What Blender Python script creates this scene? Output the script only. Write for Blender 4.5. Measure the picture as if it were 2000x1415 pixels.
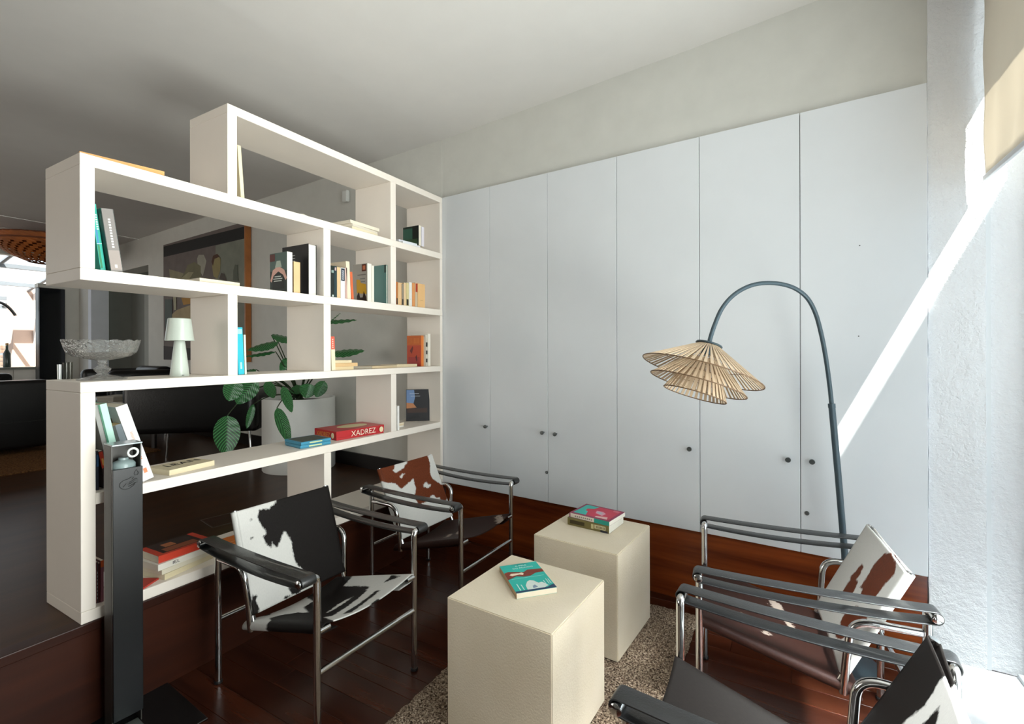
import bpy, bmesh, math, random
from mathutils import Vector, Matrix, noise
for o in list(bpy.data.objects): bpy.data.objects.remove(o)
sc = bpy.context.scene; COL = sc.collection; R = math.radians; PI = math.pi
rnd = random.Random(7)
# ---------------------------------------------------------------- camera
CF, CX, CY, YAW, ROL = 937.7, 1000.0, 686.2, .5192, -.00285
CAM = Vector((0, 0, 1.2))
cF = Vector((-math.sin(YAW), math.cos(YAW), 0)); r0 = Vector((math.cos(YAW), math.sin(YAW), 0)); u0 = Vector((0, 0, 1))
cR = r0*math.cos(ROL)+u0*math.sin(ROL); cU = -r0*math.sin(ROL)+u0*math.cos(ROL)
cam_d = bpy.data.cameras.new('camera'); cam = bpy.data.objects.new('camera', cam_d); COL.objects.link(cam)
M = Matrix((cR, cU, -cF)).transposed().to_4x4(); M.translation = CAM; cam.matrix_world = M
cam_d.sensor_width = 36; cam_d.lens = CF/2000*36; cam_d.shift_y = -(707.5-CY)/2000; cam_d.clip_start = .05
sc.camera = cam
# ---------------------------------------------------------------- sky, sun, daylight, added fill lamps, exposure
w = bpy.data.worlds.new('sky'); sc.world = w; w.use_nodes = True
bg = w.node_tree.nodes['Background']; bg.inputs[0].default_value = (.86, .93, 1, 1); bg.inputs[1].default_value = 1.5
sun_d = bpy.data.lights.new('sun', 'SUN'); sun = bpy.data.objects.new('sun', sun_d); COL.objects.link(sun)
sun_d.energy = 17; sun_d.angle = R(.5); sun_d.color = (1, .96, .9)
SUND = Vector((-1, 1, -2.1)).normalized()
sun.rotation_euler = (-SUND).to_track_quat('Z', 'Y').to_euler(); sun.location = (5, -4, 8)
def area(name, loc, d, sx, sy, e, col=(1, 1, 1)):
    l = bpy.data.lights.new(name, 'AREA'); l.shape = 'RECTANGLE'; l.size = sx; l.size_y = sy; l.energy = e; l.color = col
    o = bpy.data.objects.new(name, l); COL.objects.link(o); o.location = loc
    o.rotation_euler = (-Vector(d)).to_track_quat('Z', 'Y').to_euler(); return o
wl = area('window_daylight', (.88, .90, 1.32), (-1, 0, .06), 1.7, 2.2, 19.5, (1, .97, .94)); wl.data.spread = R(75)
area('window_skylight', (.90, .85, 1.36), (-1, 0, .0), 1.6, 2.2, 23, (.98, .985, .98))
wl = area('ground_bounce_daylight', (.98, .85, .35), (-1, 0, 1.35), 1.5, .5, 21, (1, .97, .92)); wl.data.spread = R(120)
wl = area('floor_fill_light', (.98, .95, 2.3), (-.72, .55, -2.5), .9, .3, 30, (.96, .98, 1)); wl.data.spread = R(38)  # added lamp, beamed down narrowly to brighten the floor by the right chairs
area('living_room_fill_light', (-4.4, -3.42, 1.45), (.15, 1, .0), 4.5, 1.9, 62, (1, .95, .87))  # added lamp, no window built there; brightens shelf sides and left ceiling
sc.view_settings.view_transform = 'Standard'; sc.view_settings.look = 'None'
sc.view_settings.gamma = 1; sc.view_settings.use_curve_mapping = False; sc.view_settings.exposure = 0.42
# ---------------------------------------------------------------- pixel -> place helpers
def ray(px, py): return cF+cR*((px-CX)/CF)-cU*((py-CY)/CF)
def atT(px, py, t): return CAM+ray(px, py)*t
def atX(px, py, x): r = ray(px, py); return CAM+r*(x/r.x)
def atY(px, py, y): r = ray(px, py); return CAM+r*(y/r.y)
def atZ(px, py, z): r = ray(px, py); return CAM+r*((z-1.2)/r.z)
# ---------------------------------------------------------------- materials
MATS = {}
def lin(c):
    return tuple((v/12.92 if v <= .04045 else ((v+.055)/1.055)**2.4) for v in c)
def hexc(h): h = h.lstrip('#'); return lin(tuple(int(h[i:i+2], 16)/255 for i in (0, 2, 4)))
class NT:
    def __init__(s, name):
        s.m = bpy.data.materials.new(name); s.m.use_nodes = True; s.t = s.m.node_tree
        s.b = s.t.nodes['Principled BSDF']; s.out = s.t.nodes['Material Output']
    def n(s, typ, **k):
        nd = s.t.nodes.new(typ)
        for a, v in k.items(): setattr(nd, a, v)
        return nd
    def l(s, a, b): s.t.links.new(a, b)
    def coord(s, kind='Object', scale=(1, 1, 1), rot=(0, 0, 0)):
        tc = s.n('ShaderNodeTexCoord'); mp = s.n('ShaderNodeMapping'); mp.inputs['Scale'].default_value = scale
        mp.inputs['Rotation'].default_value = rot
        s.l(tc.outputs[kind], mp.inputs[0]); return mp.outputs[0]
    def noise(s, v, scale, detail=4, rough=.55, dist=0):
        nd = s.n('ShaderNodeTexNoise'); nd.inputs['Scale'].default_value = scale; nd.inputs['Detail'].default_value = detail
        nd.inputs['Roughness'].default_value = rough; nd.inputs['Distortion'].default_value = dist; s.l(v, nd.inputs['Vector']); return nd.outputs['Fac']
    def ramp(s, f, stops):
        r = s.n('ShaderNodeValToRGB'); e = r.color_ramp.elements
        while len(e) < len(stops): e.new(.5)
        for i, (p, c) in enumerate(stops): e[i].position = p; e[i].color = (*c, 1)
        s.l(f, r.inputs[0]); return r.outputs[0]
    def bump(s, f, st, d=.01):
        b = s.n('ShaderNodeBump'); b.inputs['Strength'].default_value = st; b.inputs['Distance'].default_value = d
        s.l(f, b.inputs['Height']); s.l(b.outputs[0], s.b.inputs['Normal'])
    def set(s, **k):
        for a, v in k.items(): s.b.inputs[a.replace('_', ' ')].default_value = v
def plain(col, rough=.6, metal=0, name=None, bump=0, bscale=60, vary=.03, spec=.5, coat=0):
    key = (col, rough, metal, bump, bscale, vary, spec, coat)
    if key in MATS: return MATS[key]
    c = hexc(col) if isinstance(col, str) else col
    t = NT(name or 'paint'); t.set(Roughness=rough, Metallic=metal); t.b.inputs['Specular IOR Level'].default_value = spec
    if coat: t.b.inputs['Coat Weight'].default_value = coat
    v = t.coord('Object'); f = t.noise(v, 7, 3)
    t.l(t.ramp(f, [(.3, tuple(x*(1-vary) for x in c)), (.7, tuple(min(1, x*(1+vary)) for x in c))]), t.b.inputs['Base Color'])
    if bump: t.bump(t.noise(v, bscale, 5, .6), bump, .004)
    MATS[key] = t.m; return t.m
WALL = plain('d0cfc8', .75, bump=.15, bscale=40, name='wall paint')
CEIL = plain('dcd9d5', .85, name='ceiling paint', vary=.015)
DOORM = plain('dfe2e5', .42, name='wardrobe lacquer', vary=.01)
SHELF = plain('eee5da', .45, name='cream lacquer', vary=.012)
CHROME = plain((.62, .62, .62), .09, 1, name='chrome', vary=.0)
BLEATHER = plain('101112', .42, name='black leather', bump=.25, bscale=220, vary=.15, spec=.6, coat=.3)
SOFAL = plain('0d0d0e', .34, name='sofa leather', bump=.2, bscale=120, vary=.2)
DARKEDGE = plain('2a1712', .6, name='leather edge')
LAMPM = plain('42525a', .38, .2, name='grey blue metal')
BAMBOO = plain('cdb598', .6, name='bamboo', vary=.18)
BLACKM = plain('0e0f11', .30, name='black panel', vary=.1)
PAPER = plain('e9e0cf', .8, name='paper', vary=.03)
def wood(name, c1, c2, rough, ax='X', sc_=1.0, coat=0, spec=.3):
    t = NT(name); t.b.inputs['Specular IOR Level'].default_value = spec; s = {'X': (1.2, 16, 16), 'Y': (16, 1.2, 16)}[ax]
    tc = t.n('ShaderNodeTexCoord'); oi = t.n('ShaderNodeObjectInfo'); vm = t.n('ShaderNodeVectorMath', operation='ADD')
    sc2 = t.n('ShaderNodeVectorMath', operation='SCALE'); cmb = t.n('ShaderNodeCombineXYZ')
    t.l(oi.outputs['Random'], cmb.inputs[0]); t.l(oi.outputs['Random'], cmb.inputs[1]); t.l(oi.outputs['Random'], cmb.inputs[2])
    t.l(cmb.outputs[0], sc2.inputs[0]); sc2.inputs['Scale'].default_value = 37
    t.l(tc.outputs['Object'], vm.inputs[0]); t.l(sc2.outputs[0], vm.inputs[1])
    mp = t.n('ShaderNodeMapping'); mp.inputs['Scale'].default_value = tuple(v*sc_ for v in s); t.l(vm.outputs[0], mp.inputs[0])
    f = t.noise(mp.outputs[0], 1.3, 5, .5, .4); g = t.noise(mp.outputs[0], 7, 3, .6)
    mx = t.n('ShaderNodeMath', operation='MULTIPLY_ADD'); t.l(g, mx.inputs[0]); mx.inputs[1].default_value = .16
    t.l(f, mx.inputs[2]); sb = t.n('ShaderNodeMath', operation='SUBTRACT'); t.l(mx.outputs[0], sb.inputs[0]); sb.inputs[1].default_value = .08
    a = t.n('ShaderNodeMath', operation='MULTIPLY_ADD'); t.l(oi.outputs['Random'], a.inputs[0]); a.inputs[1].default_value = .10; a.inputs[2].default_value = -.05
    b = t.n('ShaderNodeMath', operation='ADD'); t.l(sb.outputs[0], b.inputs[0]); t.l(a.outputs[0], b.inputs[1])
    t.l(t.ramp(b.outputs[0], [(.25, hexc(c1)), (.75, hexc(c2))]), t.b.inputs['Base Color'])
    t.set(Roughness=rough); t.bump(g, .06, .002)
    if coat: t.b.inputs['Coat Weight'].default_value = coat; t.b.inputs['Coat Roughness'].default_value = .12
    return t.m
FLOORW = wood('dark red brown floorboards', '260e08', '4e2616', .25, 'X', spec=.5)
RISERX_LIT = wood('lit mahogany riser', '4a1c0e', '95481f', .24, 'X', .7)  # lighter orange paints the window light into this riser's wood
RISERY_SHADED = wood('shaded mahogany step', '220d07', '3c1c10', .34, 'Y', .7)  # darker copy of the riser wood, the left side's shade painted in
PLATW = wood('brown platform floor', '2a180c', '452a17', .34, 'Y', .6, spec=.22)
SIDEW = plain('a2622c', .5, name='orange wood', vary=.2)
def glassmat(name, tint=(.95, .98, .97), refl=.12):
    t = NT(name); tr = t.n('ShaderNodeBsdfTransparent'); tr.inputs[0].default_value = (*tint, 1)
    g = t.n('ShaderNodeBsdfGlossy'); g.inputs['Roughness'].default_value = .02; mx = t.n('ShaderNodeMixShader'); mx.inputs[0].default_value = refl
    t.l(tr.outputs[0], mx.inputs[1]); t.l(g.outputs[0], mx.inputs[2]); t.l(mx.outputs[0], t.out.inputs[0]); return t.m
PANE = glassmat('window glass', refl=.06)
t = NT('cut glass'); tr = t.n('ShaderNodeBsdfTransparent'); tr.inputs[0].default_value = (.97, .98, .97, 1); g = t.n('ShaderNodeBsdfGlossy'); g.inputs['Roughness'].default_value = .12
lw = t.n('ShaderNodeLayerWeight'); lw.inputs[0].default_value = .42; bp = t.n('ShaderNodeBump'); bp.inputs['Strength'].default_value = .9; bp.inputs['Distance'].default_value = .012
v = t.coord('Object'); t.l(t.noise(v, 55, 2, .5, 1.5), bp.inputs['Height']); t.l(bp.outputs[0], g.inputs['Normal']); t.l(bp.outputs[0], lw.inputs['Normal'])
mx = t.n('ShaderNodeMixShader'); t.l(lw.outputs['Facing'], mx.inputs[0]); t.l(tr.outputs[0], mx.inputs[1]); t.l(g.outputs[0], mx.inputs[2]); tlu = t.n('ShaderNodeBsdfTranslucent'); df = t.n('ShaderNodeBsdfDiffuse'); ads = t.n('ShaderNodeMixShader'); t.l(tlu.outputs[0], ads.inputs[1]); t.l(df.outputs[0], ads.inputs[2]); m3 = t.n('ShaderNodeMixShader'); m3.inputs[0].default_value = .07; t.l(mx.outputs[0], m3.inputs[1]); t.l(ads.outputs[0], m3.inputs[2]); t.l(m3.outputs[0], t.out.inputs[0]); CUTG = t.m
# rough plaster
t = NT('rough white plaster'); v = t.coord('Object'); t.b.inputs['Base Color'].default_value = (*hexc('e9eaec'), 1); t.set(Roughness=.85)
a_ = t.noise(v, 14, 6, .62); b_ = t.noise(v, 60, 4, .7); ad = t.n('ShaderNodeMath', operation='MULTIPLY_ADD'); t.l(b_, ad.inputs[0]); ad.inputs[1].default_value = .4; t.l(a_, ad.inputs[2])
t.bump(ad.outputs[0], .75, .02); PLASTER = t.m
# grainy paint of the cubes
t = NT('grainy cream plaster'); v = t.coord('Object'); t.set(Roughness=.8)
t.l(t.ramp(t.noise(v, 5, 3), [(.3, hexc('ddcfb6')), (.7, hexc('e3d6c0'))]), t.b.inputs['Base Color']); t.bump(t.noise(v, 150, 3, .6), .45, .003); CUBEM = t.m
# blind fabric
t = NT('beige roller blind cloth'); t.b.inputs['Base Color'].default_value = (*hexc('ddd5ca'), 1); t.set(Roughness=.9)
tl = t.n('ShaderNodeBsdfTranslucent'); tl.inputs[0].default_value = (*hexc('e4dccf'), 1); mx = t.n('ShaderNodeMixShader'); mx.inputs[0].default_value = .5
t.l(t.b.outputs[0], mx.inputs[1]); t.l(tl.outputs[0], mx.inputs[2]); t.l(mx.outputs[0], t.out.inputs[0]); BLIND = t.m
# rug pile
def rugmat(name, cols, scale=260):
    t = NT(name); v = t.coord('Object'); f = t.noise(v, scale, 2, .8)
    t.l(t.ramp(f, [(.36, hexc(cols[0])), (.5, hexc(cols[1])), (.66, hexc(cols[2]))]), t.b.inputs['Base Color'])
    t.set(Roughness=.95); t.b.inputs['Specular IOR Level'].default_value = .1; t.bump(f, 1, .01); return t.m
RUG = rugmat('speckled rug pile', ('30261f', '8a7563', 'cfbda6'), 150)
TANRUG = rugmat('tan rug pile', ('3b2819', '6d4a2c', '7d5a3a'), 90)
# cowhide: signed distance attribute + noise -> two colours
def hide(name, dark, light=(.62, .61, .58), amp=.035):
    t = NT(name); at = t.n('ShaderNodeAttribute', attribute_name='patch')
    uv = t.n('ShaderNodeUVMap'); mp = t.n('ShaderNodeMapping'); t.l(uv.outputs[0], mp.inputs[0]); mp.inputs['Scale'].default_value = (1, .55, 1)
    f = t.noise(mp.outputs[0], 26, 6, .7); s1 = t.n('ShaderNodeMath', operation='MULTIPLY_ADD'); t.l(f, s1.inputs[0]); s1.inputs[1].default_value = amp*2; s1.inputs[2].default_value = -amp
    s2 = t.n('ShaderNodeMath', operation='ADD'); t.l(at.outputs['Fac'], s2.inputs[0]); t.l(s1.outputs[0], s2.inputs[1])
    s3 = t.n('ShaderNodeMath', operation='MULTIPLY_ADD'); t.l(s2.outputs[0], s3.inputs[0]); s3.inputs[1].default_value = 60; s3.inputs[2].default_value = .5
    fine = t.n('ShaderNodeMapping'); t.l(uv.outputs[0], fine.inputs[0]); fine.inputs['Scale'].default_value = (60, 8, 1)
    hn = t.noise(fine.outputs[0], 4, 3, .7)
    dk = t.ramp(hn, [(.3, tuple(c*.6 for c in dark)), (.75, tuple(min(1, c*1.5) for c in dark))])
    lt = t.ramp(hn, [(.25, tuple(c*.86 for c in light)), (.75, light)])
    cl = t.n('ShaderNodeClamp'); t.l(s3.outputs[0], cl.inputs[0])
    m = t.n('ShaderNodeMix', data_type='RGBA'); t.l(cl.outputs[0], m.inputs[0]); t.l(lt, m.inputs[6]); t.l(dk, m.inputs[7])
    t.l(m.outputs[2], t.b.inputs['Base Color']); t.set(Roughness=.55); t.b.inputs['Specular IOR Level'].default_value = .12
    t.bump(hn, .15, .002); return t.m
HIDE_BLACK = hide('black and white cowhide', (.008, .0062, .0055)); HIDE_BROWN = hide('brown and white cowhide', (.12, .028, .010))
HIDE_DARK = hide('dark brown cowhide', (.022, .008, .0055), (.30, .24, .20), .11)
HIDE_BSEAT = hide('black cowhide seat', (.010, .008, .007), (.40, .39, .37), .11)
# leaf
t = NT('striped prayer plant leaf'); uv = t.n('ShaderNodeUVMap'); sp = t.n('ShaderNodeSeparateXYZ'); t.l(uv.outputs[0], sp.inputs[0])
ab = t.n('ShaderNodeMath', operation='SUBTRACT'); t.l(sp.outputs[0], ab.inputs[0]); ab.inputs[1].default_value = .5
ab2 = t.n('ShaderNodeMath', operation='ABSOLUTE'); t.l(ab.outputs[0], ab2.inputs[0])
k = t.n('ShaderNodeMath', operation='MULTIPLY_ADD'); t.l(ab2.outputs[0], k.inputs[0]); k.inputs[1].default_value = -.55; t.l(sp.outputs[1], k.inputs[2])
k2 = t.n('ShaderNodeMath', operation='MULTIPLY'); t.l(k.outputs[0], k2.inputs[0]); k2.inputs[1].default_value = 75
sn = t.n('ShaderNodeMath', operation='SINE'); t.l(k2.outputs[0], sn.inputs[0])
t.l(t.ramp(sn.outputs[0], [(.15, hexc('14401f')), (.8, hexc('4f9a58'))]), t.b.inputs['Base Color']); t.set(Roughness=.38); LEAF = t.m
STEM = plain('2b3a20', .6, name='plant stem'); SOIL = plain('20150f', .95, name='soil', bump=.6, bscale=60)
# ---------------------------------------------------------------- mesh helpers
def link(name, me, mat=None, parent=None, label=None, kind=None):
    o = bpy.data.objects.new(name, me); COL.objects.link(o)
    if mat is not None:
        for m in (mat if isinstance(mat, (list, tuple)) else [mat]): me.materials.append(m)
    if parent: o.parent = parent
    if label: o['label'] = label
    if kind: o['kind'] = kind
    return o
def thing(name, label, cat, loc=(0, 0, 0), rz=0, group=None):
    o = bpy.data.objects.new(name, None); COL.objects.link(o); o.location = loc; o.rotation_euler = (0, 0, rz)
    o.empty_display_size = .1; o['label'] = label; o['category'] = cat
    if group: o['group'] = group
    return o
def tag(o, label, cat, group=None):
    o['label'] = label; o['category'] = cat
    if group: o['group'] = group
    return o
def fin(bm, name, mat, parent=None, smooth=False, label=None, kind=None, bev=0, seg=2):
    if bev:
        bmesh.ops.bevel(bm, geom=list(bm.edges), offset=bev, segments=seg, profile=.5, affect='EDGES', clamp_overlap=True)
    bmesh.ops.recalc_face_normals(bm, faces=bm.faces)
    me = bpy.data.meshes.new(name); bm.to_mesh(me); bm.free()
    if smooth:
        for p in me.polygons: p.use_smooth = True
        if smooth != 'all':
            me.set_sharp_from_angle(angle=R(smooth if smooth is not True else 40))
    return link(name, me, mat, parent, label, kind)
def abox(bm, a, b, mi=0):
    x0, y0, z0 = a; x1, y1, z1 = b
    v = [bm.verts.new(p) for p in ((x0, y0, z0), (x1, y0, z0), (x1, y1, z0), (x0, y1, z0), (x0, y0, z1), (x1, y0, z1), (x1, y1, z1), (x0, y1, z1))]
    for f in ((0, 3, 2, 1), (4, 5, 6, 7), (0, 1, 5, 4), (1, 2, 6, 5), (2, 3, 7, 6), (3, 0, 4, 7)):
        fc = bm.faces.new([v[i] for i in f]); fc.material_index = mi
    return v
def box(name, a, b, mat, parent=None, bev=0, label=None, kind=None, seg=2, smooth=False):
    bm = bmesh.new(); abox(bm, a, b); return fin(bm, name, mat, parent, label=label, kind=kind, bev=bev, seg=seg, smooth=smooth)
def tube_bm(bm, pts, r, n=12, cap=True, closed=False):
    pts = [Vector(p) for p in pts]; N = len(pts); rs = r if isinstance(r, (list, tuple)) else [r]*N
    tan = []
    for i in range(N):
        a = pts[(i-1) % N] if (closed or i > 0) else pts[0]; b = pts[(i+1) % N] if (closed or i < N-1) else pts[-1]
        tan.append((b-a).normalized())
    up = Vector((0, 0, 1)) if abs(tan[0].z) < .9 else Vector((1, 0, 0)); nr = (up-tan[0]*up.dot(tan[0])).normalized(); rings = []
    for i in range(N):
        if i: nr = (nr-tan[i]*nr.dot(tan[i])).normalized()
        bn = tan[i].cross(nr)
        rings.append([bm.verts.new(pts[i]+(nr*math.cos(2*PI*k/n)+bn*math.sin(2*PI*k/n))*rs[i]) for k in range(n)])
    for i in range(N if closed else N-1):
        A, B = rings[i], rings[(i+1) % N]
        for k in range(n): bm.faces.new((A[k], A[(k+1) % n], B[(k+1) % n], B[k]))
    if cap and not closed: bm.faces.new(rings[0][::-1]); bm.faces.new(rings[-1])
def tube(name, pts, r, mat, parent=None, n=12, label=None, closed=False):
    bm = bmesh.new(); tube_bm(bm, pts, r, n, closed=closed); return fin(bm, name, mat, parent, smooth=50, label=label)
def bend(p0, p1, p2, r, n=6):
    """polyline p0-p1-p2 with the corner at p1 rounded"""
    p0, p1, p2 = Vector(p0), Vector(p1), Vector(p2); a = (p0-p1).normalized(); b = (p2-p1).normalized(); out = []
    s, e = p1+a*r, p1+b*r
    for i in range(n+1):
        t = i/n; out.append((1-t)**2*s+2*t*(1-t)*p1+t*t*e)
    return out
def lathe(name, prof, mat, parent=None, n=32, label=None, sm=40):
    bm = bmesh.new(); rings = []
    for r_, z_ in prof:
        rings.append([bm.verts.new((max(r_, 1e-5)*math.cos(2*PI*k/n), max(r_, 1e-5)*math.sin(2*PI*k/n), z_)) for k in range(n)])
    for A, B in zip(rings, rings[1:]):
        for k in range(n): bm.faces.new((A[k], A[(k+1) % n], B[(k+1) % n], B[k]))
    if prof[0][0] > 1e-4: bm.faces.new(rings[0][::-1])
    if prof[-1][0] > 1e-4: bm.faces.new(rings[-1])
    return fin(bm, name, mat, parent, smooth=sm, label=label)
def prism(bm, poly, z0, z1, mi=0):
    A = [bm.verts.new((x, y, z0)) for x, y in poly]; B = [bm.verts.new((x, y, z1)) for x, y in poly]; n = len(poly)
    for i in range(n): bm.faces.new((A[i], A[(i+1) % n], B[(i+1) % n], B[i])).material_index = mi
    bm.faces.new(A[::-1]).material_index = mi; bm.faces.new(B).material_index = mi
def text_mesh(txt, size, depth=.0004):
    c = bpy.data.curves.new('lettering', 'FONT'); c.body = txt; c.size = size; c.extrude = depth/2; c.align_x = 'CENTER'; c.align_y = 'CENTER'; c.resolution_u = 2
    o = bpy.data.objects.new('lettering', c); COL.objects.link(o); bpy.context.view_layer.update()
    me = bpy.data.meshes.new_from_object(o.evaluated_get(bpy.context.evaluated_depsgraph_get())); bpy.data.objects.remove(o); return me
def lettering(txt, size, mat, parent, mtx, sx=1, name='lettering', depth=.0004):
    me = text_mesh(txt, size, depth); me.materials.clear(); o = link(name, me, mat, parent); o.matrix_local = mtx @ Matrix.Diagonal((sx, 1, 1, 1)); return o
# frames: wall of the wardrobe / back wall: y = 2.380-.067x
WA = math.atan(-.067); WC = Matrix.Translation((0, 2.380, 0)) @ Matrix.Rotation(WA, 4, 'Z')
def wall_s(x): return x/math.cos(WA)
def at_wall(px, py, off=0):   # local (s, z) on the wardrobe plane
    r = ray(px, py); n = Vector((.067, 1, 0)); p = CAM+r*((2.380-off-n.dot(CAM))/n.dot(r)); return WC.inverted() @ p
# ================================================================ STRUCTURE
PZ = .335; CZ = 2.592
floor = thing('floor', '', 'x'); del floor['label']; del floor['category']; floor['kind'] = 'structure'
box('floor_base', (-2.0, -3.6, -.06), (1.0, 2.62, -.008), plain('160a06', .8), floor)
pw = .092; y = -.6; ri = 0; plk = []
for i in range(5):
    bm = bmesh.new(); abox(bm, (0, .0006, -.008), (.55+.18*i, pw-.0006, 0)); 
    me = bpy.data.meshes.new('floor_plank'); bmesh.ops.bevel(bm, geom=[e for e in bm.edges if abs(e.verts[0].co.z) < 1e-6 and abs(e.verts[1].co.z) < 1e-6], offset=.0008, segments=1, affect='EDGES')
    bm.to_mesh(me); bm.free(); me.materials.append(FLOORW); plk.append(me)
y = -1.5
while y < 2.50:
    x = -1.96-rnd.random()*.4
    while x < .74:
        i = rnd.randrange(5); L = .55+.18*i
        if x+L > -1.94:
            o = bpy.data.objects.new('plank', plk[i]); COL.objects.link(o); o.parent = floor; o.location = (x, y, 0)
        x += L+.0008
    y += pw
platform = box('platform_floor', (-13.0, -3.6, PZ-.03), (-1.9415, 3.4, PZ), PLATW, kind='structure')
box('platform_core', (-13.0, -3.6, -.05), (-1.99, 3.4, PZ-.031), plain('160a06', .8), kind='structure')
o = box('trim_1', (-1.99, -3.6, 0), (-1.9445, 2.6, PZ-.031), RISERY_SHADED, kind='structure')
o = box('trim_2', (-1.99, -3.6, PZ-.0305), (-1.934, 2.6, PZ+.0005), RISERY_SHADED, kind='structure', bev=.003)
# riser under the wardrobe
o = box('trim_3', (wall_s(-1.94), .005, 0), (wall_s(.461), .03, .348), RISERX_LIT, kind='structure'); o.matrix_world = WC
# back wall (upper strip over the wardrobe, wall behind the bookshelf, pier on the right)
def wbox(name, s0, s1, z0, z1, mat, y0=.004, y1=.2, kind='structure', bev=0, parent=None):
    o = box(name, (s0, y0, z0), (s1, y1, z1), mat, parent, kind=kind, bev=bev); o.matrix_world = WC; return o
dx0, dx1 = wall_s(-8.63), wall_s(-6.62)
bm = bmesh.new(); abox(bm, (dx1, .004, 0), (wall_s(-1.965), .2, 2.9)); abox(bm, (wall_s(-1.965), .006, 2.18), (wall_s(.475), .2, 2.9))
abox(bm, (dx0, .004, 2.245), (dx1, .2, 2.9)); abox(bm, (wall_s(-9.2), .004, 0), (dx0, .2, 2.9))
wb = fin(bm, 'wall_back', WALL, kind='structure'); wb.matrix_world = WC
# plastered pier: gently uneven surface
def rough_wall(name, s0, s1, z0, z1, y, ns, nz, amp=.004, thick=.12):
    bm = bmesh.new(); g = []
    for j in range(nz+1):
        row = []
        for i in range(ns+1):
            s = s0+(s1-s0)*i/ns; z = z0+(z1-z0)*j/nz; p = Vector((s*16, z*16, 3.1))
            d = noise.noise(p)*.35+noise.noise(p*3.1)*.35+noise.noise(p*.35)*1.0
            e = 1 if 0 < i < ns else .4
            row.append(bm.verts.new((s+(noise.noise(Vector((7, z*22, s)))*.0025 if i in (0, ns) else 0), y-amp*d*e, z)))
        g.append(row)
    for j in range(nz):
        for i in range(ns): bm.faces.new((g[j][i], g[j][i+1], g[j+1][i+1], g[j+1][i]))
    b = [bm.verts.new(q) for q in ((s0, y+thick, z0), (s1, y+thick, z0), (s1, y+thick, z1), (s0, y+thick, z1))]
    bm.faces.new(b); bm.faces.new([g[j][0] for j in range(nz, -1, -1)]+[b[0], b[3]]); bm.faces.new([g[j][ns] for j in range(nz+1)]+[b[2], b[1]])
    bm.faces.new(g[0]+[b[1], b[0]]); bm.faces.new(g[nz][::-1]+[b[3], b[2]])
    return fin(bm, name, PLASTER, smooth=60, kind='structure')
pier = rough_wall('wall_right_pier', wall_s(.464), wall_s(.622), 0, 2.9, .0, 26, 420, .0028); pier.matrix_world = WC
rev = rough_wall('wall_right_reveal', wall_s(.636), wall_s(.735), .05, 2.9, .014, 16, 380, .0022); rev.matrix_world = WC
wbox('trim_4', wall_s(.6225), wall_s(.6355), .05, 2.9, plain('dfe2e4', .6), .006, .05)
# window wall along x = .62: sill slab, piers, lintel, frames
wr = bmesh.new()
abox(wr, (.64, 1.60, .05), (.80, 1.70, 2.75)); abox(wr, (.64, .1, 2.42), (.80, 1.60, 2.75)); abox(wr, (.64, -3.6, .05), (.80, .1, 2.75)); abox(wr, (.70, 1.70, 2.5), (.80, 2.345, 2.75))
fin(wr, 'wall_right', PLASTER, kind='structure')
box('window_sill', (.462, -3.0, .0005), (.80, 2.345, .05), plain('eef0f1', .4, name='white sill'), kind='structure', bev=.004)
WHITEF = plain('e6eaee', .35, name='white window frame')
def window(name, x, y0, y1, z0, z1, muls=()):
    bm = bmesh.new(); wd = .045
    for a, b in (((x, y0, z0), (x+.05, y0+wd, z1)), ((x, y1-wd, z0), (x+.05, y1, z1)), ((x, y0+wd, z0), (x+.05, y1-wd, z0+wd)), ((x, y0+wd, z1-wd), (x+.05, y1-wd, z1))): abox(bm, a, b)
    for m in muls: abox(bm, (x, m-.02, z0+wd), (x+.05, m+.02, z1-wd))
    f = fin(bm, name, WHITEF, kind='structure', bev=.003)
    box('pane', (x+.022, y0+wd, z0+wd), (x+.028, y1-wd, z1-wd), PANE, f); return f
window('window_1', .735, 1.70, 2.338, .05, 2.5)
window('window_2', .735, .1, 1.60, .05, 2.42, (.85,))
box('trim_5', (.70, 1.70, .05), (.732, 2.34, .064), WHITEF, kind='structure', bev=.003)
# unseen boards added outside, shaped so the sun falls through a slot
box('sun_slot_edge', (.80, -4, 2.9), (.882, 4, 3.0), WHITEF, kind='structure')
bm = bmesh.new(); abox(bm, (1.222, -4, 2.9), (4.2, 4, 2.95)); abox(bm, (.882, -4, 2.9), (1.222, 1.30, 2.95)); abox(bm, (.882, 2.6, 2.9), (1.222, 4, 2.95)); fin(bm, 'sun_slot_board', WHITEF, kind='structure')
# ceiling: level over the platform, rising gently towards the windows
bm = bmesh.new(); prof = [(-9.08, CZ), (-1.95, CZ), (-.4, 2.638), (.85, 2.70)]
A = [bm.verts.new((x, -3.7, z)) for x, z in prof]; B = [bm.verts.new((x, 3.4, z)) for x, z in prof]
A2 = [bm.verts.new((x, -3.7, 3.05)) for x, z in prof]; B2 = [bm.verts.new((x, 3.4, 3.05)) for x, z in prof]
for i in range(3): bm.faces.new((A[i], A[i+1], B[i+1], B[i])); bm.faces.new((A2[i], B2[i], B2[i+1], A2[i+1])); bm.faces.new((A[i], A2[i], A2[i+1], A[i+1])); bm.faces.new((B[i], B[i+1], B2[i+1], B2[i]))
bm.faces.new((A[0], B[0], B2[0], A2[0])); bm.faces.new((A[3], A2[3], B2[3], B[3])); fin(bm, 'ceiling', CEIL, kind='structure')
for i, (xx, ww) in enumerate(((-7.55, .05), (-8.29, .05), (-6.9, .03))):
    box('trim_%d' % (6+i), (xx-ww, -3.5, CZ-.007), (xx, 2.85, CZ+.001), CEIL, kind='structure')
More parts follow.
